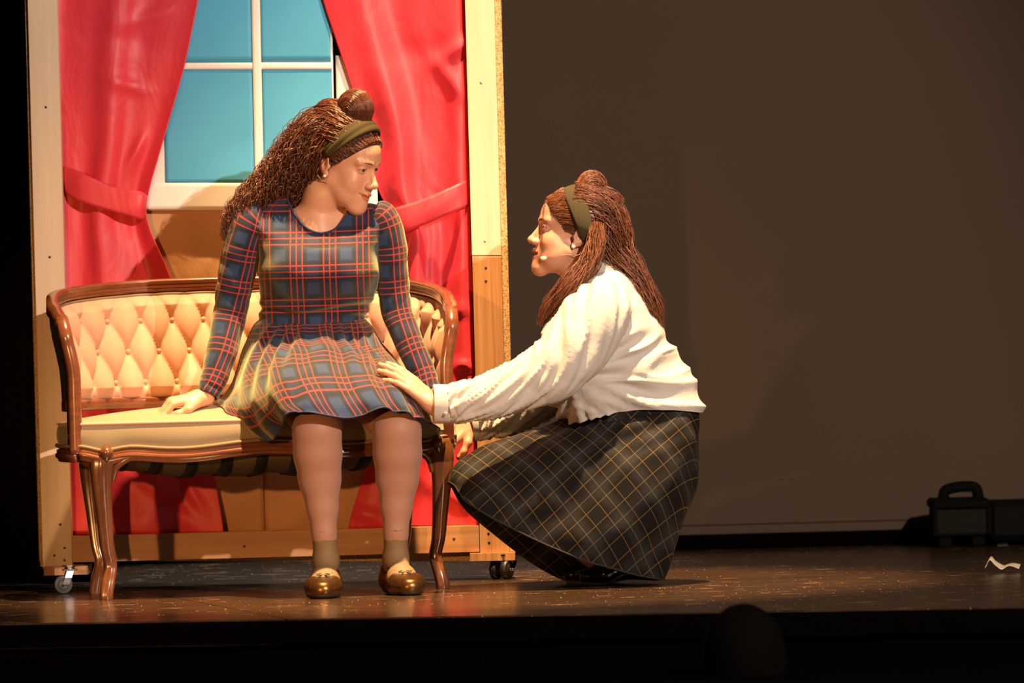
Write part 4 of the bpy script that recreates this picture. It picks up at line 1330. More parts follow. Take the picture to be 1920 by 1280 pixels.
uv[:, 1] = -V[:, 2] + .10 * ux ** 2
bod = mesh_np('bodice', V, F, M_tartan, dress, uv=uv)
m = bod.modifiers.new('thickness', 'SOLIDIFY'); m.thickness = .002; m.offset = -1
nl = _[-1][:-1]
M_blue_trim = plain('navy_binding', (0.020, 0.028, 0.085), 0.8, 0, 0.2, 200)
mesh_np('neckline_binding', *tube(np.concatenate([nl, nl[:2]]) , .0030, 8, ref=(0, 0.2, 1)), M_blue_trim, dress)

def sleeve(P, rad, parent, mat, seed, nv=110, n=56, cuff=True, wr=.006, ref=(0, -1, 0.0), name='sleeve', big=0.0, sfreq=(150, 70)):
    P = np.array(P, float); k = len(P)
    Q = catmull(np.column_stack([P, rad]), 30)
    R = tube_rings(Q[:, :3], Q[:, 3], n, ref)
    L = np.concatenate([[0], np.cumsum(np.linalg.norm(np.diff(Q[:, :3], axis=0), axis=1))]); tot = L[-1]
    el = None
    def disp(Pg, N, th, v):
        s = v * tot
        d = .35 * wr * wrinkle(Pg, 26, seed)
        ph = seed + 1.2 * np.sin(th * 1 + seed) + .8 * np.sin(th * 2 + s * 30)
        env = .35 + np.exp(-((v - .50) / .13) ** 2) + .9 * np.exp(-((v - .93) / .06) ** 2)
        d = d + wr * .55 * env * (np.abs(np.sin(s * sfreq[1] + ph)) ** .7 - .5) * (.6 + .4 * np.sin(th + seed))
        if big:
            q1, q2 = s * .85 + th * .035, th * .065 - s * .5
            A_ = np.stack([q1 * 7 + seed, q2 * 34, np.full_like(q1, seed)], -1)
            d = d + big * (.75 - 2.4 * np.abs(wrinkle(A_, 1.0, seed))) * (.35 + .65 * np.clip(v * 3, 0, 1)) + .4 * big * wrinkle(Pg, 9, seed + 4)
        return d
    V, F, uv, G = loft(R, nv, disp)
    i = len(F) // 2; fc = V[F[i]].mean(0); j = int(np.argmin(np.linalg.norm(Q[:, :3] - fc, axis=1)))
    if np.cross(V[F[i][1]] - V[F[i][0]], V[F[i][2]] - V[F[i][0]]) @ (fc - Q[j, :3]) < 0: F = F[:, ::-1]
    o = mesh_np(name, V, F, mat, parent, uv=uv)
    m = o.modifiers.new('thickness', 'SOLIDIFY'); m.thickness = .002; m.offset = -1
    return o
sleeve([W(492, 398, .135), W(473, 412, .135), W(455, 460, .145), W(443, 520, .158), W(431, 590, .165), W(415, 660, .135), W(401, 710, .11), W(389, 741, .095)],
       [.030, .048, .050, .048, .043, .040, .034, .0285], dress, M_tartan, 1.0)
sleeve([W(700, 396, .135), W(716, 408, .135), W(730, 455, .145), W(736, 520, .158), W(744, 580, .165), W(768, 645, .14), W(791, 695, .12), W(806, 735, .10)],
       [.028, .042, .043, .041, .040, .037, .033, .028], dress, M_tartan, 3.3)

# skirt: control rings (picture pixel, depth), starting at the back and going round by the picture's left
def pring(pts, n=128):
    P = np.array([W(x, y, Y) for x, y, Y in pts])
    return catmull(P, n, True)
K = [
    [(588, 598, .280), (524, 598, .270), (490, 598, .215), (489, 598, .170), (508, 600, .120), (548, 602, .092), (590, 602, .086), (632, 602, .092), (668, 600, .120), (684, 598, .170), (682, 598, .215), (650, 598, .270)],
    [(588, 612, .305), (518, 612, .295), (478, 613, .225), (475, 614, .168), (497, 614, .105), (543, 613, .074), (590, 612, .068), (637, 613, .074), (680, 614, .105), (697, 614, .168), (694, 613, .225), (660, 612, .295)],
    [(588, 650, .345), (510, 650, .330), (466, 652, .26), (460, 655, .185), (478, 652, .095), (535, 640, .040), (592, 634, .030), (650, 640, .035), (700, 650, .08), (722, 655, .18), (712, 650, .26), (665, 650, .330)],
    [(588, 728, .385), (500, 726, .365), (446, 718, .28), (440, 716, .18), (468, 690, .05), (528, 663, -.015), (600, 655, -.025), (672, 662, -.015), (735, 682, .03), (768, 705, .16), (748, 712, .28), (680, 724, .365)],
    [(588, 745, .405), (490, 743, .385), (432, 737, .29), (424, 742, .16), (466, 722, .0), (525, 690, -.105), (604, 686, -.105), (684, 688, -.085), (752, 700, -.03), (796, 735, .12), (768, 738, .28), (690, 742, .385)],
    [(588, 751, .42), (485, 751, .40), (424, 747, .29), (414, 752, .12), (464, 758, -.045), (530, 722, -.185), (612, 716, -.185), (690, 715, -.165), (766, 730, -.10), (816, 770, .08), (778, 748, .28), (700, 750, .40)],
    [(588, 752, .43), (482, 752, .41), (420, 750, .29), (414, 764, .08), (478, 798, -.065), (541, 756, -.235), (628, 752, -.235), (706, 746, -.205), (780, 758, -.135), (826, 792, .05), (786, 752, .28), (704, 752, .41)],
    [(588, 752, .435), (482, 752, .412), (424, 751, .29), (436, 783, .06), (508, 826, -.075), (548, 772, -.252), (646, 784, -.243), (722, 766, -.215), (790, 786, -.145), (830, 806, .04), (788, 753, .28), (706, 752, .412)],
]
RK = np.array([pring(k) for k in K])
def skirt_disp(P, N, th, v):
    w = np.clip((v - .25) / .75, 0, 1)
    d = .004 * wrinkle(P, 16, 7.0) * (0.5 + w)
    fr = np.clip(-N[..., 1] + .4, 0, 1)
    d = d + .017 * w ** 1.4 * (np.abs(np.sin(th * 8.5 + 1.6 * np.sin(th * 3) + .6 * v)) ** .8 - .6) * fr
    d = d + .006 * np.clip(v * 2.5, 0, 1) * np.sin(th * 21 + 9 * v + 2 * np.sin(th * 5)) * np.exp(-((v - .3) / .3) ** 2)
    return d
V, F, uv, G = loft(RK, 100, skirt_disp)
fc = V[F[len(F) // 2 + 64]].mean(0)
i = len(F) // 2 + 64
if np.cross(V[F[i][1]] - V[F[i][0]], V[F[i][2]] - V[F[i][0]]) @ (fc - W(590, 700, .1)) < 0: F = F[:, ::-1]
sk_o = mesh_np('skirt', V, F, M_tartan_skirt, dress, uv=uv)
m = sk_o.modifiers.new('thickness', 'SOLIDIFY'); m.thickness = .002; m.offset = -1
hem = G[-1][:-1]
mesh_np('hem', *tube(np.concatenate([hem, hem[:2]]), .0022, 6, ref=(.1, .2, 1)), M_blue_trim, dress)

# ---- hair: scalp cap, pompadour, curls falling behind the right shoulder; headband, pearl, microphone wire
def hair_cap(G, n_pl, extra, S_, h=.003, grow=0.0):
    f = Field((-.12, -.15, -.13), (.12, .14, .23), h)
    f.ell((0, -.015, .048), (.0805 + grow, .1025 + grow, .0865 + grow), .01)
    f.ell((0, .031, .048), (.0675 + grow, .0695 + grow, .0575 + grow), .008)
    f.ell((0, -.055, -.035), (.066, .055, .06), .03)
    for p, nr in n_pl: f.plane(p, nr, .006)
    for c, r in extra: f.ell(c, r, .018)
    v, q = f.mesh()
    return v, q
capv, capf = hair_cap(HG, [((0, .028, -.004), (0, .80, -.60)), ((0, .0, -.075), (0, .2, -1))], [((0, -.004, .143), (.041, .050, .055)), ((0, -.045, .108), (.055, .062, .036))], .97)
HB1 = (0.105, 0.034, 0.014)
wv = relax(capv, capf, 2)
parts = [(HG(wv), capf, np.tile(np.array(HB1) * .55, (len(wv), 1)))]
# combed strands over the cap and the roll: start at the hairline, run back over the surface
def comb(G, N, M_, seed, path, wob=.002):
    rs = np.random.RandomState(seed); out = np.zeros((N, M_, 3)); t = np.linspace(0, 1, M_)
    for i in range(N):
        a, b = rs.rand(), rs.rand(2)
        p = path(a, t) + wob * np.sin(t[:, None] * (6 + 5 * b[0]) + rs.rand(3) * 6)
        out[i] = G(p)
    return out
def proj(p, ells, eps):
    "push points out to the union of ellipsoids, seen from inside the skull"
    c0 = np.array((0, -.005, .045)); d = norm(p - c0); best = np.zeros(len(p))
    for c, r in ells:
        o = (c0 - np.array(c)) / np.array(r); dd = d / np.array(r)
        A = (dd ** 2).sum(1); B = (dd * o).sum(1); Cq = (o ** 2).sum() - 1
        best = np.maximum(best, (-B + np.sqrt(np.maximum(B * B - A * Cq, 0))) / A)
    return c0 + d * best[:, None] * (1 + eps)
SKULL = [((0, -.015, .048), (.0805, .1025, .0865)), ((0, .031, .048), (.0675, .0695, .0575))]
def egg(c, r, a, t, t0=-.5, t1=3.5):
    A = (a - .5) * 2.9; th = t0 + t * (t1 - t0)
    return np.array(c) + 1.03 * np.column_stack([r[0] * math.sin(A) * np.ones_like(t), r[1] * np.cos(th) * math.cos(A), r[2] * np.sin(th) * math.cos(A)])
def roll_path(a, t): return egg((0, -.004, .143), (.041, .050, .055), a, t)
def roll_path_old(a, t):                                               # the smooth roll on top, front to back
    ang = (a - .5) * 2.3
    th = -.55 + t * 3.4
    return np.column_stack([.0395 * math.sin(ang) * (.35 + .65 * np.sin(np.clip(th, 0, 3.1))), .002 + .0485 * np.cos(th), .150 + .0415 * np.sin(th) * (.25 + .75 * math.cos(ang * .85))])
def front_path(a, t): return proj(front_path0(a, t), SKULL, .022 + .03 * abs(math.sin(a * 997)))
def front_path0(a, t):                                              # hair in front of the band, swept sideways
    x = (a - .5) * 2; s = np.sign(x) if x else 1
    ph = abs(x) * 1.62
    c = np.cos(ph - t * .0); 
    y0 = .096 - .072 * (1 - math.cos(ph)); z0 = .094 - .10 * (1 - math.cos(ph)) * 1.0
    xx = .074 * math.sin(ph)
    yy = y0 - t * (.040 + .01 * abs(x)); zz = z0 + t * (.030 * (1 - abs(x))) + .004 * np.sin(t * 3.1)
    return np.column_stack([s * (xx + .006 * np.sin(t * 3.1) + t * .005), yy, zz])
def side_path(a, t): return proj(side_path0(a, t), SKULL + [((0, -.045, .108), (.055, .062, .036))], .02 + .05 * abs(math.sin(a * 997)))
def side_path0(a, t):                                               # over the skull towards the nape
    x = (a - .5) * 2; s = np.sign(x) if x else 1
    az = abs(x) * 1.5
    th = .25 + t * 1.7
    px = s * .083 * math.sin(az) * (np.sin(th) * .25 + .75)
    return np.column_stack([px, .045 - t * .15 + .0 * t, .048 + .092 * math.cos(az * .95) * np.cos((t - .35) * 1.25)])
S1 = comb(HG, 420, 14, 5, roll_path, .0012); S2 = comb(HG, 260, 10, 6, front_path, .0012); S3 = comb(HG, 600, 14, 8, side_path, .004)
sec = [(W(634, 232, .11), .052), (W(600, 256, .12), .066), (W(568, 290, .13), .066), (W(536, 324, .14), .056), (W(500, 354, .145), .044), (W(464, 384, .14), .036), (W(440, 416, .14), .030), (W(426, 456, .135), .020)]
S4 = hair_mass(sec, 1500, 46, .0085, 9.0, .5, 3, .5, .35)
sec = [(W(620, 262, .08), .036), (W(597, 296, .10), .040), (W(575, 335, .15), .042), (W(545, 362, .165), .036), (W(505, 385, .17), .03), (W(465, 412, .165), .022)]
S5 = hair_mass(sec, 600, 40, .007, 7.0, .5, 4, .5, .35)
for S_, rad, seed, var in ((S1, .0010, 1, .45), (S2, .0009, 2, .35), (S3, .0011, 3, .4), (S4, .00090, 4, .6), (S5, .0010, 5, .4)):
    mm = S_.shape[1]; prof = np.interp(np.linspace(0, 1, mm), [0, .1, .8, 1], [.7, 1, .9, .3]) * rad
    v, q = strands(S_, prof, 3)
    b = HB1
    parts.append((v, q, strand_col(len(S_), mm * 3, b, var, seed)))
HV, HF, HCc = add_mesh(parts)
mesh_np('hair', HV, HF, M_hair1, seated, col=HCc)

def headband(G, c, up, sx, hx, w, mat, parent, twist=0.0, a0=-1.75, a1=1.75, name='headband', folds=0.0):
    "strip over the head in the plane spanned by x and up, width w towards the plane normal"
    up = norm(np.array(up)); nr = np.cross((1, 0, 0), up); n = 70
    ph = np.linspace(a0, a1, n); rows = []
    for k, t in enumerate(np.linspace(-1, 1, 11)):
        ww = w * (1 - .45 * (np.abs(ph) / abs(a1)) ** 2.2)
        bul = .0045 * (1 - t * t) + folds * np.sin(t * 7 + ph * 1.5)
        P = np.array(c) + np.outer(np.sin(ph) * (sx + bul), (1, 0, 0)) + np.outer(np.cos(ph) * (hx + bul), up) + np.outer(ww * t / 2 + twist * np.sin(ph), nr)
        rows.append(G(P))
    V = np.array(rows)
    L = np.concatenate([[0], np.cumsum(np.linalg.norm(np.diff(V[5], axis=0), axis=1))])
    uv = np.stack(np.broadcast_arrays(L[None], np.linspace(0, w, 11)[:, None]), -1).reshape(-1, 2)
    o = mesh_np(name, V.reshape(-1, 3), grid_faces(11, n, False), mat, parent, uv=uv)
    m = o.modifiers.new('thickness', 'SOLIDIFY'); m.thickness = .004; m.offset = 0
    return o
headband(HG, (0, .005, .040), (0, .50, .86), .084, .0955, .044, M_band1, seated, folds=.0016)
def pearl(p, r, parent):
    v, q = lathe([(.0004, -r)] + [(r * math.sin(a), -r * math.cos(a)) for a in np.linspace(.35, 2.8, 9)] + [(.0004, r)], 16, (0, -.8, .6), p)
    return mesh_np('pearl_earring', v, q, M_pearl, parent)
pearl(HG((.0790, .006, -.033)), .0044, seated); pearl(HG((-.0790, .006, -.033)), .0044, seated)
sgn = 1
mesh_np('headset_wire', *tube([HG((.074, -.022, -.020)), HG((.078, -.018, -.036)), HG((.074, -.004, -.046)), HG((.070, .012, -.049)), HG((.069, .012, -.052)), HG((.066, -.005, -.053)), HG((.058, -.05, -.056))], .0009, 6, 30), M_wire, seated)
# ------------------------------------------------------------------ crouching person in white blouse and long dark tartan skirt
SK2 = (0.58, 0.285, 0.18)
KY = 0.10
HC2 = W(1079, 441, KY)
HM2 = frame((-1, -.06, 0), math.radians(9), 0.0)
kneel = empty('person', tuple(np.array(W(1130, 1095, .08)) * (1, 1, 0)))
tag(kneel, 'person in white blouse and long dark tartan skirt crouching beside the settee', 'person')
M_tartan2 = tartan_dark(0.72)
def blouse_mat():
    t = NT('white_cotton'); v = t.coords(); f = t.noise(v, 8, 4); w = t.noise(v, 38, 4, .6, 1.0)
    t.set(Base_Color=t.mix(f, (0.50, 0.465, 0.425), (0.56, 0.52, 0.475)), Roughness=0.8, Sheen_Weight=.1)
    t.bump(w, 0.22, 0.006); return t.m
M_blouse = blouse_mat()
M_patent = plain('black_patent', (0.008, 0.007, 0.007), 0.15, 0, 0.2, 30, 0.6)
sk2 = lambda v: np.tile(np.array(SK2), (len(v), 1))

neck = [(HC2 + np.array((0, -.03, -.045)) @ HM2, .050), (W(1088, 500, KY), .047), (W(1112, 530, KY), .055), (W(1130, 565, KY), .06)]
hv, hf, hcol, HG2, _l = build_head(HC2, HM2, .97, neck, [], SK2, (0.011, 0.0), lid=.9)
sh_n, el_n, wr_n = W(1125, 580, -.07), W(1015, 705, -.115), W(818, 757, -.135)
sh_f, el_f, wr_f = W(1120, 590, .27), W(1015, 750, .26), W(880, 797, .21)
hip_n, hip_f = W(1235, 880, .02), W(1235, 880, .18)
kn_n, kn_f = W(935, 918, .03), W(935, 905, .18)
an_n, an_f = W(1148, 1046, .02), W(1120, 1050, .20)
f = Field((wr_n[0] + .05, -.24, .03), (hip_n[0] + .2, .40, .85), .009)
f.ell(W(1150, 640, KY), (.095, .11, .14), .03); f.ell(W(1200, 800, KY), (.075, .09, .085), .04)
f.cone(W(1135, 560, KY), W(1160, 650, KY), .07, .1, .04)
f.cone(sh_n, sh_f, .045, .045, .03)
for a, b, c in ((hip_n, kn_n, an_n), (hip_f, kn_f, an_f)): f.chain([a, b, c], [.066, .040, .030], .02)
for a, b, c in ((sh_n, el_n, wr_n), (sh_f, el_f, wr_f)): f.chain([a, b, c], [.038, .031, .022], .02)
tv, tf = f.mesh()
al, bk = oriented((-.107, .020, .100), (.45, -.50, .74))
MH = np.array([np.cross(al, bk), al, bk])
cu = [(.10, .16, .12), (.14, .18, .14), (.18, .22, .16), (.22, .26, .18)]
v, q, Gn, _t = hand_field(W(812, 757, -.140), MH, cu, (.0, .0, -.005, -.03), [(.022, .018, -.006), (.043, .046, -.012), (.046, .076, -.018), (.042, .096, -.022)], S=.95, stub=.022)
vv = Gn(v); hand_n = (vv, q if np.linalg.det(MH) > 0 else q[:, ::-1], sk2(vv))
al, bk = oriented((-.75, -.28, -.55), (-.5, -.55, .6))
MF = np.array([np.cross(bk, al), al, bk])
cu = [(.5, .8, .5), (.55, .85, .5), (.6, .9, .55), (.65, .9, .5)]
v, q, Gf, _t = hand_field(W(880, 797, .205), MF, cu, (.05, .0, -.05, -.12), [(.022, .018, -.006), (.044, .044, -.016), (.050, .070, -.028), (.046, .090, -.036)], S=.88, h=.003, stub=.03)
vv = Gf(v); hand_f = (vv, q if np.linalg.det(MF) > 0 else q[:, ::-1], sk2(vv))
BV, BF, BC = add_mesh([(hv, hf, hcol), (tv, tf, sk2(tv)), hand_n, hand_f])
body2 = mesh_np('body', BV, BF, M_skin, kneel, col=BC)
head_details(kneel, body2, HC2, HM2, .97, HG2, (0.0, 0.12), .9, None, mouth_open=.011)

# black shoes, heels lifted
def lifted_shoe(toe, ball, heel):
    sh = empty('shoe', (0, 0, 0), kneel)
    toe, ball, heel = map(np.array, (toe, ball, heel))
    f = Field(np.minimum(toe, heel) - (.05, .07, .05), np.maximum(toe, heel) + (.06, .07, .10), .003)
    f.cone(toe + (0, 0, .022), ball + (0, 0, .026), .021, .031, .015)
    f.cone(ball + (0, 0, .026), heel + (0, 0, .030), .031, .029, .02)
    f.cone(heel + (0, 0, .03), heel + (-.004, 0, .055), .029, .026, .02)
    f.plane((0, 0, .006), (0, 0, -1), .004)
    dv = norm(heel - ball); up = norm(np.cross(np.cross(dv, (0, 0, 1)), dv))
    f.ell(ball + dv * .07 + up * .085, (.055, .028, .045), .008, 'cut')
    v, q = f.mesh(); mesh_np('upper', v, q, M_patent, sh)
    P = catmull([toe + (-.015, 0, .006), ball + (0, 0, .004), ball + dv * .05 + (0, 0, .005), heel + (.016, 0, .006)], 20)
    w = np.interp(np.linspace(0, 1, 20), [0, .2, .6, 1], [.018, .032, .027, .024])
    pr = np.array([[(-a, -.004), (a, -.004), (a, .004), (-a, .004)] for a in w])
    T = norm(np.gradient(P, axis=0)); B = norm(np.cross(np.cross(T, (0, 0, 1)), T))
    v, q = sweep(P, pr, (0, 1, 0), B)
    mesh_np('sole', v, q, M_sole2, sh)
M_sole2 = plain('grey_welt', (0.10, 0.085, 0.065), 0.5, 0, 0.1)
t0 = WG(1102, 1097); lifted_shoe(t0, t0 + (.045, 0, 0), W(1172, 1078, t0[1]))
t0 = WG(1072, 1094); lifted_shoe(t0, t0 + (.045, 0, 0), W(1142, 1074, t0[1]))

# long skirt: rings from waist to hem; order front, near side, back, far side
K2 = [
    [(1068, 776, .10), (1122, 782, -.010), (1200, 768, -.040), (1276, 746, -.005), (1300, 732, .10), (1256, 734, .215), (1180, 752, .24), (1108, 768, .205)],
    [(1025, 800, .10), (1090, 818, -.04), (1185, 818, -.075), (1285, 800, -.035), (1310, 790, .10), (1270, 790, .245), (1170, 800, .275), (1070, 800, .225)],
    [(965, 815, .10), (1035, 845, -.075), (1160, 868, -.115), (1275, 858, -.065), (1312, 845, .10), (1275, 845, .27), (1150, 845, .30), (1010, 822, .245)],
    [(905, 838, .095), (970, 882, -.095), (1110, 925, -.135), (1250, 930, -.09), (1307, 905, .09), (1260, 915, .27), (1110, 905, .31), (945, 850, .26)],
    [(868, 862, .09), (920, 905, -.105), (1065, 965, -.140), (1220, 990, -.10), (1287, 962, .08), (1235, 985, .26), (1080, 975, .31), (905, 890, .27)],
    [(851, 885, .085), (893, 925, -.110), (1028, 990, -.140), (1192, 1036, -.10), (1262, 1022, .07), (1205, 1050, .24), (1065, 1040, .29), (885, 930, .27)],
    [(846, 905, .085), (880, 944, -.110), (1000, 1010, -.135), (1172, 1074, -.09), (1240, 1084, .06), (1185, 1086, .22), (1050, 1084, .275), (885, 965, .26)],
]
RK = np.array([pring(k, 144) for k in K2])
def k_disp(P, N, th, v):
    d = .006 * wrinkle(P, 9, 3.0) + .003 * wrinkle(P, 20, 5.0)
    w = np.clip((v - .3) / .7, 0, 1)
    d = d + .008 * w * np.sin(th * 6 + 1.0 + v * 1.5) * (np.sin(th) > -.2)
    c = W(1190, 812, 0)
    d = d + .005 * np.sin(P[..., 0] * 55 - P[..., 2] * 130) * np.exp(-((P[..., 2] - c[2]) / .05) ** 2 - ((P[..., 0] - c[0]) / .09) ** 2)
    return d
V, F, uv, G = loft(RK, 110, k_disp)
i = (50 * 145) + 36
fc = V[F[i]].mean(0)
if np.cross(V[F[i][1]] - V[F[i][0]], V[F[i][2]] - V[F[i][0]]) @ (fc - W(1120, 900, .1)) < 0: F = F[:, ::-1]
V[:, 2] = np.maximum(V[:, 2], .004)
uv = np.column_stack([V[:, 0] * 1.0 + uv[:, 0] * .12, -V[:, 2] - .35 * V[:, 1]])
skt = mesh_np('long_skirt', V, F, M_tartan2, kneel, uv=uv)
m = skt.modifiers.new('thickness', 'SOLIDIFY'); m.thickness = .003; m.offset = -1
hem = G[-1][:-1].copy(); hem[:, 2] = np.maximum(hem[:, 2], .004)
M_hem2 = plain('skirt_hem', (0.012, 0.010, 0.008), 0.8, 0, .2)
mesh_np('skirt_hem', *tube(np.concatenate([hem, hem[:2]]), .0025, 6, ref=(.1, .2, 1)), M_hem2, skt)
wb = G[2][:-1]
# waistband
wbr = np.array([G[0][:-1] + (0, 0, .01), G[1][:-1] + (0, 0, .002), G[5][:-1]])
nrm_c = norm(wbr - wbr.mean(1, keepdims=True))
wbr = wbr + nrm_c * .003
mesh_np('waistband', wbr.reshape(-1, 3), grid_faces(3, wbr.shape[1], True), M_tartan2, skt, uv=np.column_stack([wbr.reshape(-1, 3)[:, 0], -wbr.reshape(-1, 3)[:, 2]]))

# blouse
blouse = empty('blouse', (0, 0, 0), kneel)
def fb_ring(Fp, Bp, w, Yc=KY, n=96, p=2.25, up=0.0, fwd=0.0):
    a, b = W(Fp[0], Fp[1], Yc), W(Bp[0], Bp[1], Yc)
    c, ax = (a + b) / 2, (b - a) / 2
    t = np.linspace(0, 2 * math.pi, n, endpoint=False)
    q = 2 / p; x = np.sign(np.cos(t)) * np.abs(np.cos(t)) ** q; y = np.sign(np.sin(t)) * np.abs(np.sin(t)) ** q
    P = c + x[:, None] * ax + (y * w)[:, None] * Y_
    P += up * (np.abs(np.sin(t)) ** 2)[:, None] * Z_
    return P
RBl = [fb_ring((1090, 515), (1160, 497), .060), fb_ring((1066, 538), (1186, 520), .112, up=.012), fb_ring((1040, 578), (1213, 566), .160, up=.01), fb_ring((1020, 625), (1243, 620), .176),
       fb_ring((1012, 672), (1264, 664), .174), fb_ring((1022, 725), (1288, 705), .170, up=.006), fb_ring((1038, 768), (1316, 742), .168, up=.016), fb_ring((1052, 790), (1327, 760), .166, up=.022), fb_ring((1058, 797), (1318, 771), .160, up=.018)]
def bl_disp(P, N, th, v):
    d = .012 * wrinkle(P, 7, 2.0) * np.clip(v * 2, .2, 1)
    # drag folds running from the armpit to the back hem
    c = W(1090, 700, 0)
    x, z = P[..., 0] - c[0], P[..., 2] - c[2]
    an = np.arctan2(z, x + .02); r = np.hypot(x, z)
    A_ = np.stack([an * 5.5, r * 7, np.full_like(r, 3.0)], -1)
    fold = .6 - 2.3 * np.abs(wrinkle(A_, 1.0, 4.0))
    d = d + .015 * fold * np.clip(r / .12, .15, 1) * np.clip((v - .15) * 3, 0, 1)
    return d
V, F, uv, G = loft(np.array(RBl), 120, bl_disp)
i = 60 * 97 + 70
fc = V[F[i]].mean(0)
if np.cross(V[F[i][1]] - V[F[i][0]], V[F[i][2]] - V[F[i][0]]) @ (fc - W(1150, 650, KY)) < 0: F = F[:, ::-1]
bo = mesh_np('blouse_body', V, F, M_blouse, blouse, uv=uv)
m = bo.modifiers.new('thickness', 'SOLIDIFY'); m.thickness = .002; m.offset = -1
sleeve([W(1142, 545, .0), W(1122, 585, -.055), W(1085, 640, -.085), W(1040, 690, -.105), W(985, 717, -.118), W(920, 742, -.128), W(868, 753, -.133), W(842, 757, -.135)],
       [.050, .080, .083, .074, .061, .052, .046, .040], blouse, M_blouse, 5.0, nv=150, n=72, wr=.004, big=.0125, sfreq=(150, 30))
sleeve([W(1125, 560, .22), W(1112, 600, .27), W(1070, 670, .275), W(1018, 742, .26), W(960, 775, .24), W(915, 790, .225), W(889, 796, .21)],
       [.045, .07, .072, .056, .048, .042, .036], blouse, M_blouse, 8.0, nv=110, n=48, wr=.004, big=.012, sfreq=(150, 34))
def cuff(a, b, r, dx):
    a, b = np.array(a), np.array(b); P = np.array([a + (b - a) * t for t in (0, .05, .5, .95, 1, 1, .9)])
    rr = np.array([r * .98, r * 1.02, r * 1.03, r * 1.03, r, r * .93, r * .92])
    T = norm(b - a); A = norm(np.cross(T, (0, 0, 1))); B = np.cross(A, T)
    R = np.array([ring(p, A * q * .92, B * q * 1.08, 40) for p, q in zip(P, rr)])
    return mesh_np('cuff', R.reshape(-1, 3), grid_faces(7, 40, True), M_blouse, blouse)
cuff(W(851, 757, -.134), W(812, 757, -.138), .0445, 0); cuff(W(897, 795, .215), W(878, 799, .205), .037, 0)
M_button = plain('shirt_button', (0.62, 0.55, 0.46), 0.3)
v, q = lathe([(.0045, 0), (.0045, .002), (.003, .0026), (.0005, .002)], 12, (0, -1, -.2), W(836, 775, -.181))
mesh_np('cuff_button', v, q, M_button, blouse)
# collar: stand and fall
rows = []
for (Fp, Bp, w, up) in (((1092, 520), (1158, 500), .062, 0), ((1092, 507), (1152, 484), .058, 0), ((1088, 507), (1160, 483), .064, 0), ((1078, 522), (1172, 500), .078, .004), ((1070, 533), (1176, 512), .086, .010)):
    rows.append(fb_ring(Fp, Bp, w, n=72, up=up))
Rc = np.array(rows)[:, 4:69]
Gc = catmull(Rc.reshape(5, -1), 16).reshape(16, -1, 3)
co = mesh_np('collar', Gc.reshape(-1, 3), grid_faces(16, Gc.shape[1], False), M_blouse, blouse)
m = co.modifiers.new('thickness', 'SOLIDIFY'); m.thickness = .003; m.offset = 0

# hair
HB2 = (0.175, 0.060, 0.025)
capv, capf = hair_cap(HG2, [((0, .034, -.002), (0, .80, -.60)), ((0, .0, -.085), (0, .2, -1))], [((0, -.026, .126), (.038, .040, .046)), ((0, -.046, .088), (.058, .064, .042))], .97)
wv = relax(capv, capf, 2)
parts = [(HG2(wv), capf, np.tile(np.array(HB2) * .6, (len(wv), 1)))]
def pouf_path(a, t): return egg((0, -.026, .126), (.038, .038, .046), a, t)
def pouf_path0(a, t):
    ang = (a - .5) * 2.6; th = -.3 + t * 2.9
    return np.column_stack([.038 * math.sin(ang) * (1 - .3 * t), -.018 + .037 * np.cos(th), .125 + .050 * np.sin(th) * (.55 + .45 * math.cos(ang))])
def back_path(a, t): return proj(back_path0(a, t), SKULL + [((0, -.046, .088), (.058, .064, .042))], .02 + .06 * abs(math.sin(a * 997)))
def back_path0(a, t):
    x = (a - .5) * 2; s = np.sign(x) if x else 1; az = abs(x) * 1.45
    return np.column_stack([s * .084 * math.sin(az) * (.65 + .35 * np.sin(t * 1.9 + .3)), .018 - t * .135, .05 + (.098 * math.cos(az * .9)) * np.cos((t - .2) * 1.15)])
def temple_path(a, t): return proj(temple_path0(a, t), SKULL, .022 + .03 * abs(math.sin(a * 997)))
def temple_path0(a, t):                                             # smooth hair in front of the band, down to the ear
    x = (a - .5) * 2; s = np.sign(x) if x else 1; ph = abs(x) * 1.55
    y0 = .097 - .062 * (1 - math.cos(ph)); z0 = .092 - .095 * (1 - math.cos(ph))
    return np.column_stack([s * (.071 * math.sin(ph) + .008 * np.sin(t * 2.6)), y0 - t * (.05 + .012 * abs(x)), z0 + t * (.026 * (1 - 1.3 * abs(x))) + .004 * np.sin(t * 3)])
A1 = comb(HG2, 320, 14, 21, pouf_path, .003); A2 = comb(HG2, 650, 14, 22, back_path, .004); A3 = comb(HG2, 420, 10, 23, temple_path, .0012)
secA = [(W(1092, 392, .085), .050), (W(1122, 408, .085), .060), (W(1140, 440, .08), .056), (W(1152, 478, .075), .046), (W(1176, 514, .065), .042), (W(1201, 553, .06), .038), (W(1222, 592, .06), .030), (W(1236, 622, .065), .014)]
A4 = hair_mass(secA, 1500, 34, .005, 2.6, .5, 31, .5, .3)
secB = [(W(1120, 420, .03), .018), (W(1116, 462, .01), .022), (W(1100, 502, -.005), .024), (W(1066, 540, -.015), .026), (W(1034, 580, -.005), .023), (W(1010, 612, .015), .010)]
A5 = hair_mass(secB, 520, 30, .0045, 2.2, .5, 32, .5, .3)
secC = [(HG2((-.022, .090, .082)), .003), (HG2((-.036, .095, .05)), .003), (HG2((-.046, .093, .01)), .003), (HG2((-.05, .092, -.03)), .004), (HG2((-.048, .088, -.06)), .003)]
A6 = hair_mass(secC, 5, 20, .0012, 1.2, .5, 33, .3, .3)
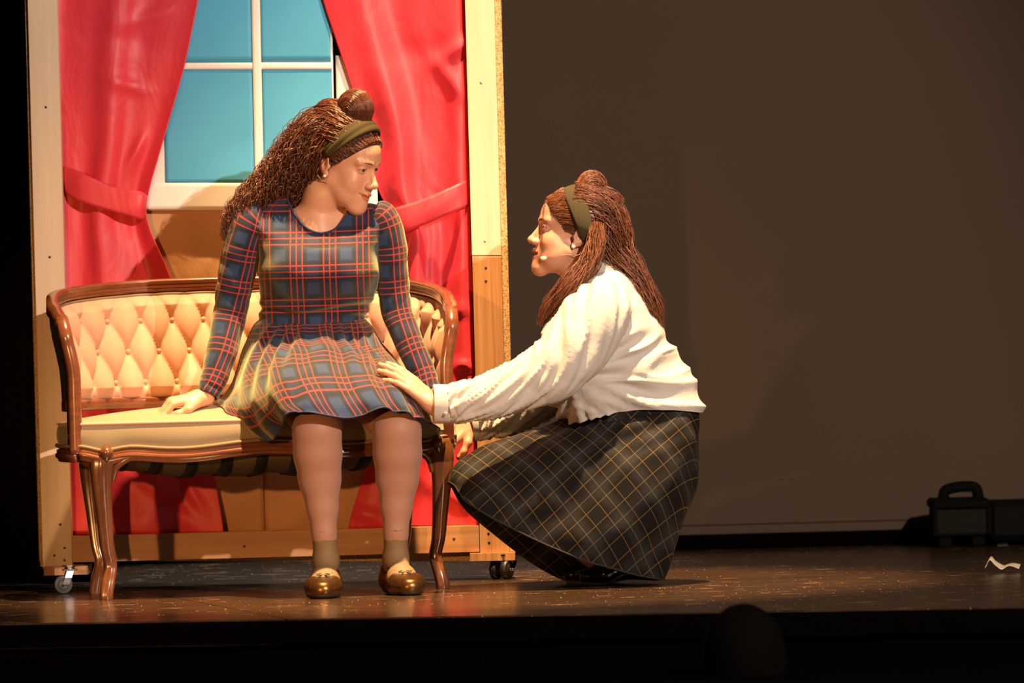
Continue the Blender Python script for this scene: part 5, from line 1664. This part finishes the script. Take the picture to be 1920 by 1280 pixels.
for S_, rad, seed, var in ((A1, .0009, 11, .6), (A2, .0010, 12, .6), (A3, .0009, 13, .4), (A4, .00085, 14, .65), (A5, .00085, 15, .65), (A6, .0005, 16, .3)):
    mm = S_.shape[1]; prof = np.interp(np.linspace(0, 1, mm), [0, .1, .8, 1], [.7, 1, .9, .3]) * rad
    v, q = strands(S_, prof, 3)
    parts.append((v, q, strand_col(len(S_), mm * 3, HB2, var, seed)))
HV, HF, HCc = add_mesh(parts)
mesh_np('hair', HV, HF, M_hair2, kneel, col=HCc)
headband(HG2, (0, -.010, .036), (0, .40, .915), .0880, .0950, .054, M_band2, kneel, a0=-2.15, a1=2.15)
pearl(HG2((-.0790, .007, -.033)), .0050, kneel)
mesh_np('microphone_boom', *tube([HG2((-.078, -.018, -.012)), HG2((-.080, -.012, -.050)), HG2((-.070, .02, -.056)), HG2((-.060, .05, -.064)), HG2((-.053, .076, -.0715))], .0009, 6, 24), M_wire, kneel)
v, q = lathe([(.0005, -.008), (.0045, -.0065), (.0058, 0), (.0045, .0065), (.0005, .008)], 14, norm(HG2((-.05, .09, -.075)) - HG2((-.055, .076, -.0715))), HG2((-.052, .079, -.0725)))
M_foam = plain('cream_foam', (0.80, 0.66, 0.50), 0.8)
mesh_np('microphone', v, q, M_foam, kneel)

# ------------------------------------------------------------------ someone in the front rows, seen from behind, and their seat
aud = empty('person', (0, 0, 0))
AY = -2.6
hc = W(1395, 1238, AY)
M_dim = plain('dark_hair', (0.0016, 0.0012, 0.001), 0.9, 0, .3, 60, .03)
M_dimc = plain('dark_jacket', (0.002, 0.0016, 0.0015), 0.95, 0, .3, 60, .03)
aud.location = Vector((hc[0], AY, -1.06))
f = Field(hc - (.30, .30, .75), hc + (.30, .30, .16), .009)
f.ell(hc, (.078, .10, .105), .02); f.cone(hc - (0, 0, .06), hc - (0, 0, .2), .05, .055, .02)
f.cone(hc + (-.15, 0, -.25), hc + (.15, 0, -.25), .06, .06, .05); f.ell(hc + (0, 0, -.46), (.18, .12, .25), .06)
for s in (-1, 1): f.chain([hc + (s * .17, 0, -.26), hc + (s * .21, .03, -.5), hc + (s * .12, .22, -.55)], [.05, .042, .03], .03)
v, q = f.mesh(); mesh_np('body', v, q, M_dimc, aud)
f = Field(hc - (.13, .16, .17), hc + (.13, .16, .15), .006)
f.ell(hc + (0, -.01, .008), (.088, .11, .112), .02); f.ell(hc + (0, -.05, -.07), (.07, .055, .07), .03)
f.plane(hc + (0, .05, 0), (0, 1, -.5), .01)
v, q = f.mesh()
mesh_np('hair', v, q, M_dim, aud)
f = Field(hc + (-.22, -.2, -1.2), hc + (.22, .6, -.5), .012)
for s in (-1, 1): f.chain([hc + (s * .09, .02, -.66), hc + (s * .10, .42, -.64), hc + (s * .10, .40, -1.0)], [.085, .06, .045], .03)
v, q = f.mesh(); v[:, 2] = np.maximum(v[:, 2], -1.055); mesh_np('trousers', v, q, M_dimc, aud)
tag(aud, 'audience member seen from behind as a black head silhouette below the stage edge', 'person')
st = empty('theatre_seat', (hc[0], AY, -1.06))
zs = hc[2] - .76
mesh_np('seat', *box((hc[0], AY + .12, zs), (.46, .44, .08), None, .03), M_dimc, st, smooth=False)
mesh_np('backrest', *box((hc[0], AY - .17, zs + .22), (.46, .08, .50), None, .03), M_dimc, st, smooth=False)
for s in (-1, 1):
    mesh_np('leg', *box((hc[0] + s * .25, AY, (zs - 1.06) / 2), (.04, .4, zs + 1.06), None, .008), M_black, st, smooth=False)
tag(st, 'dark theatre seat under the audience member below the stage edge', 'seat')
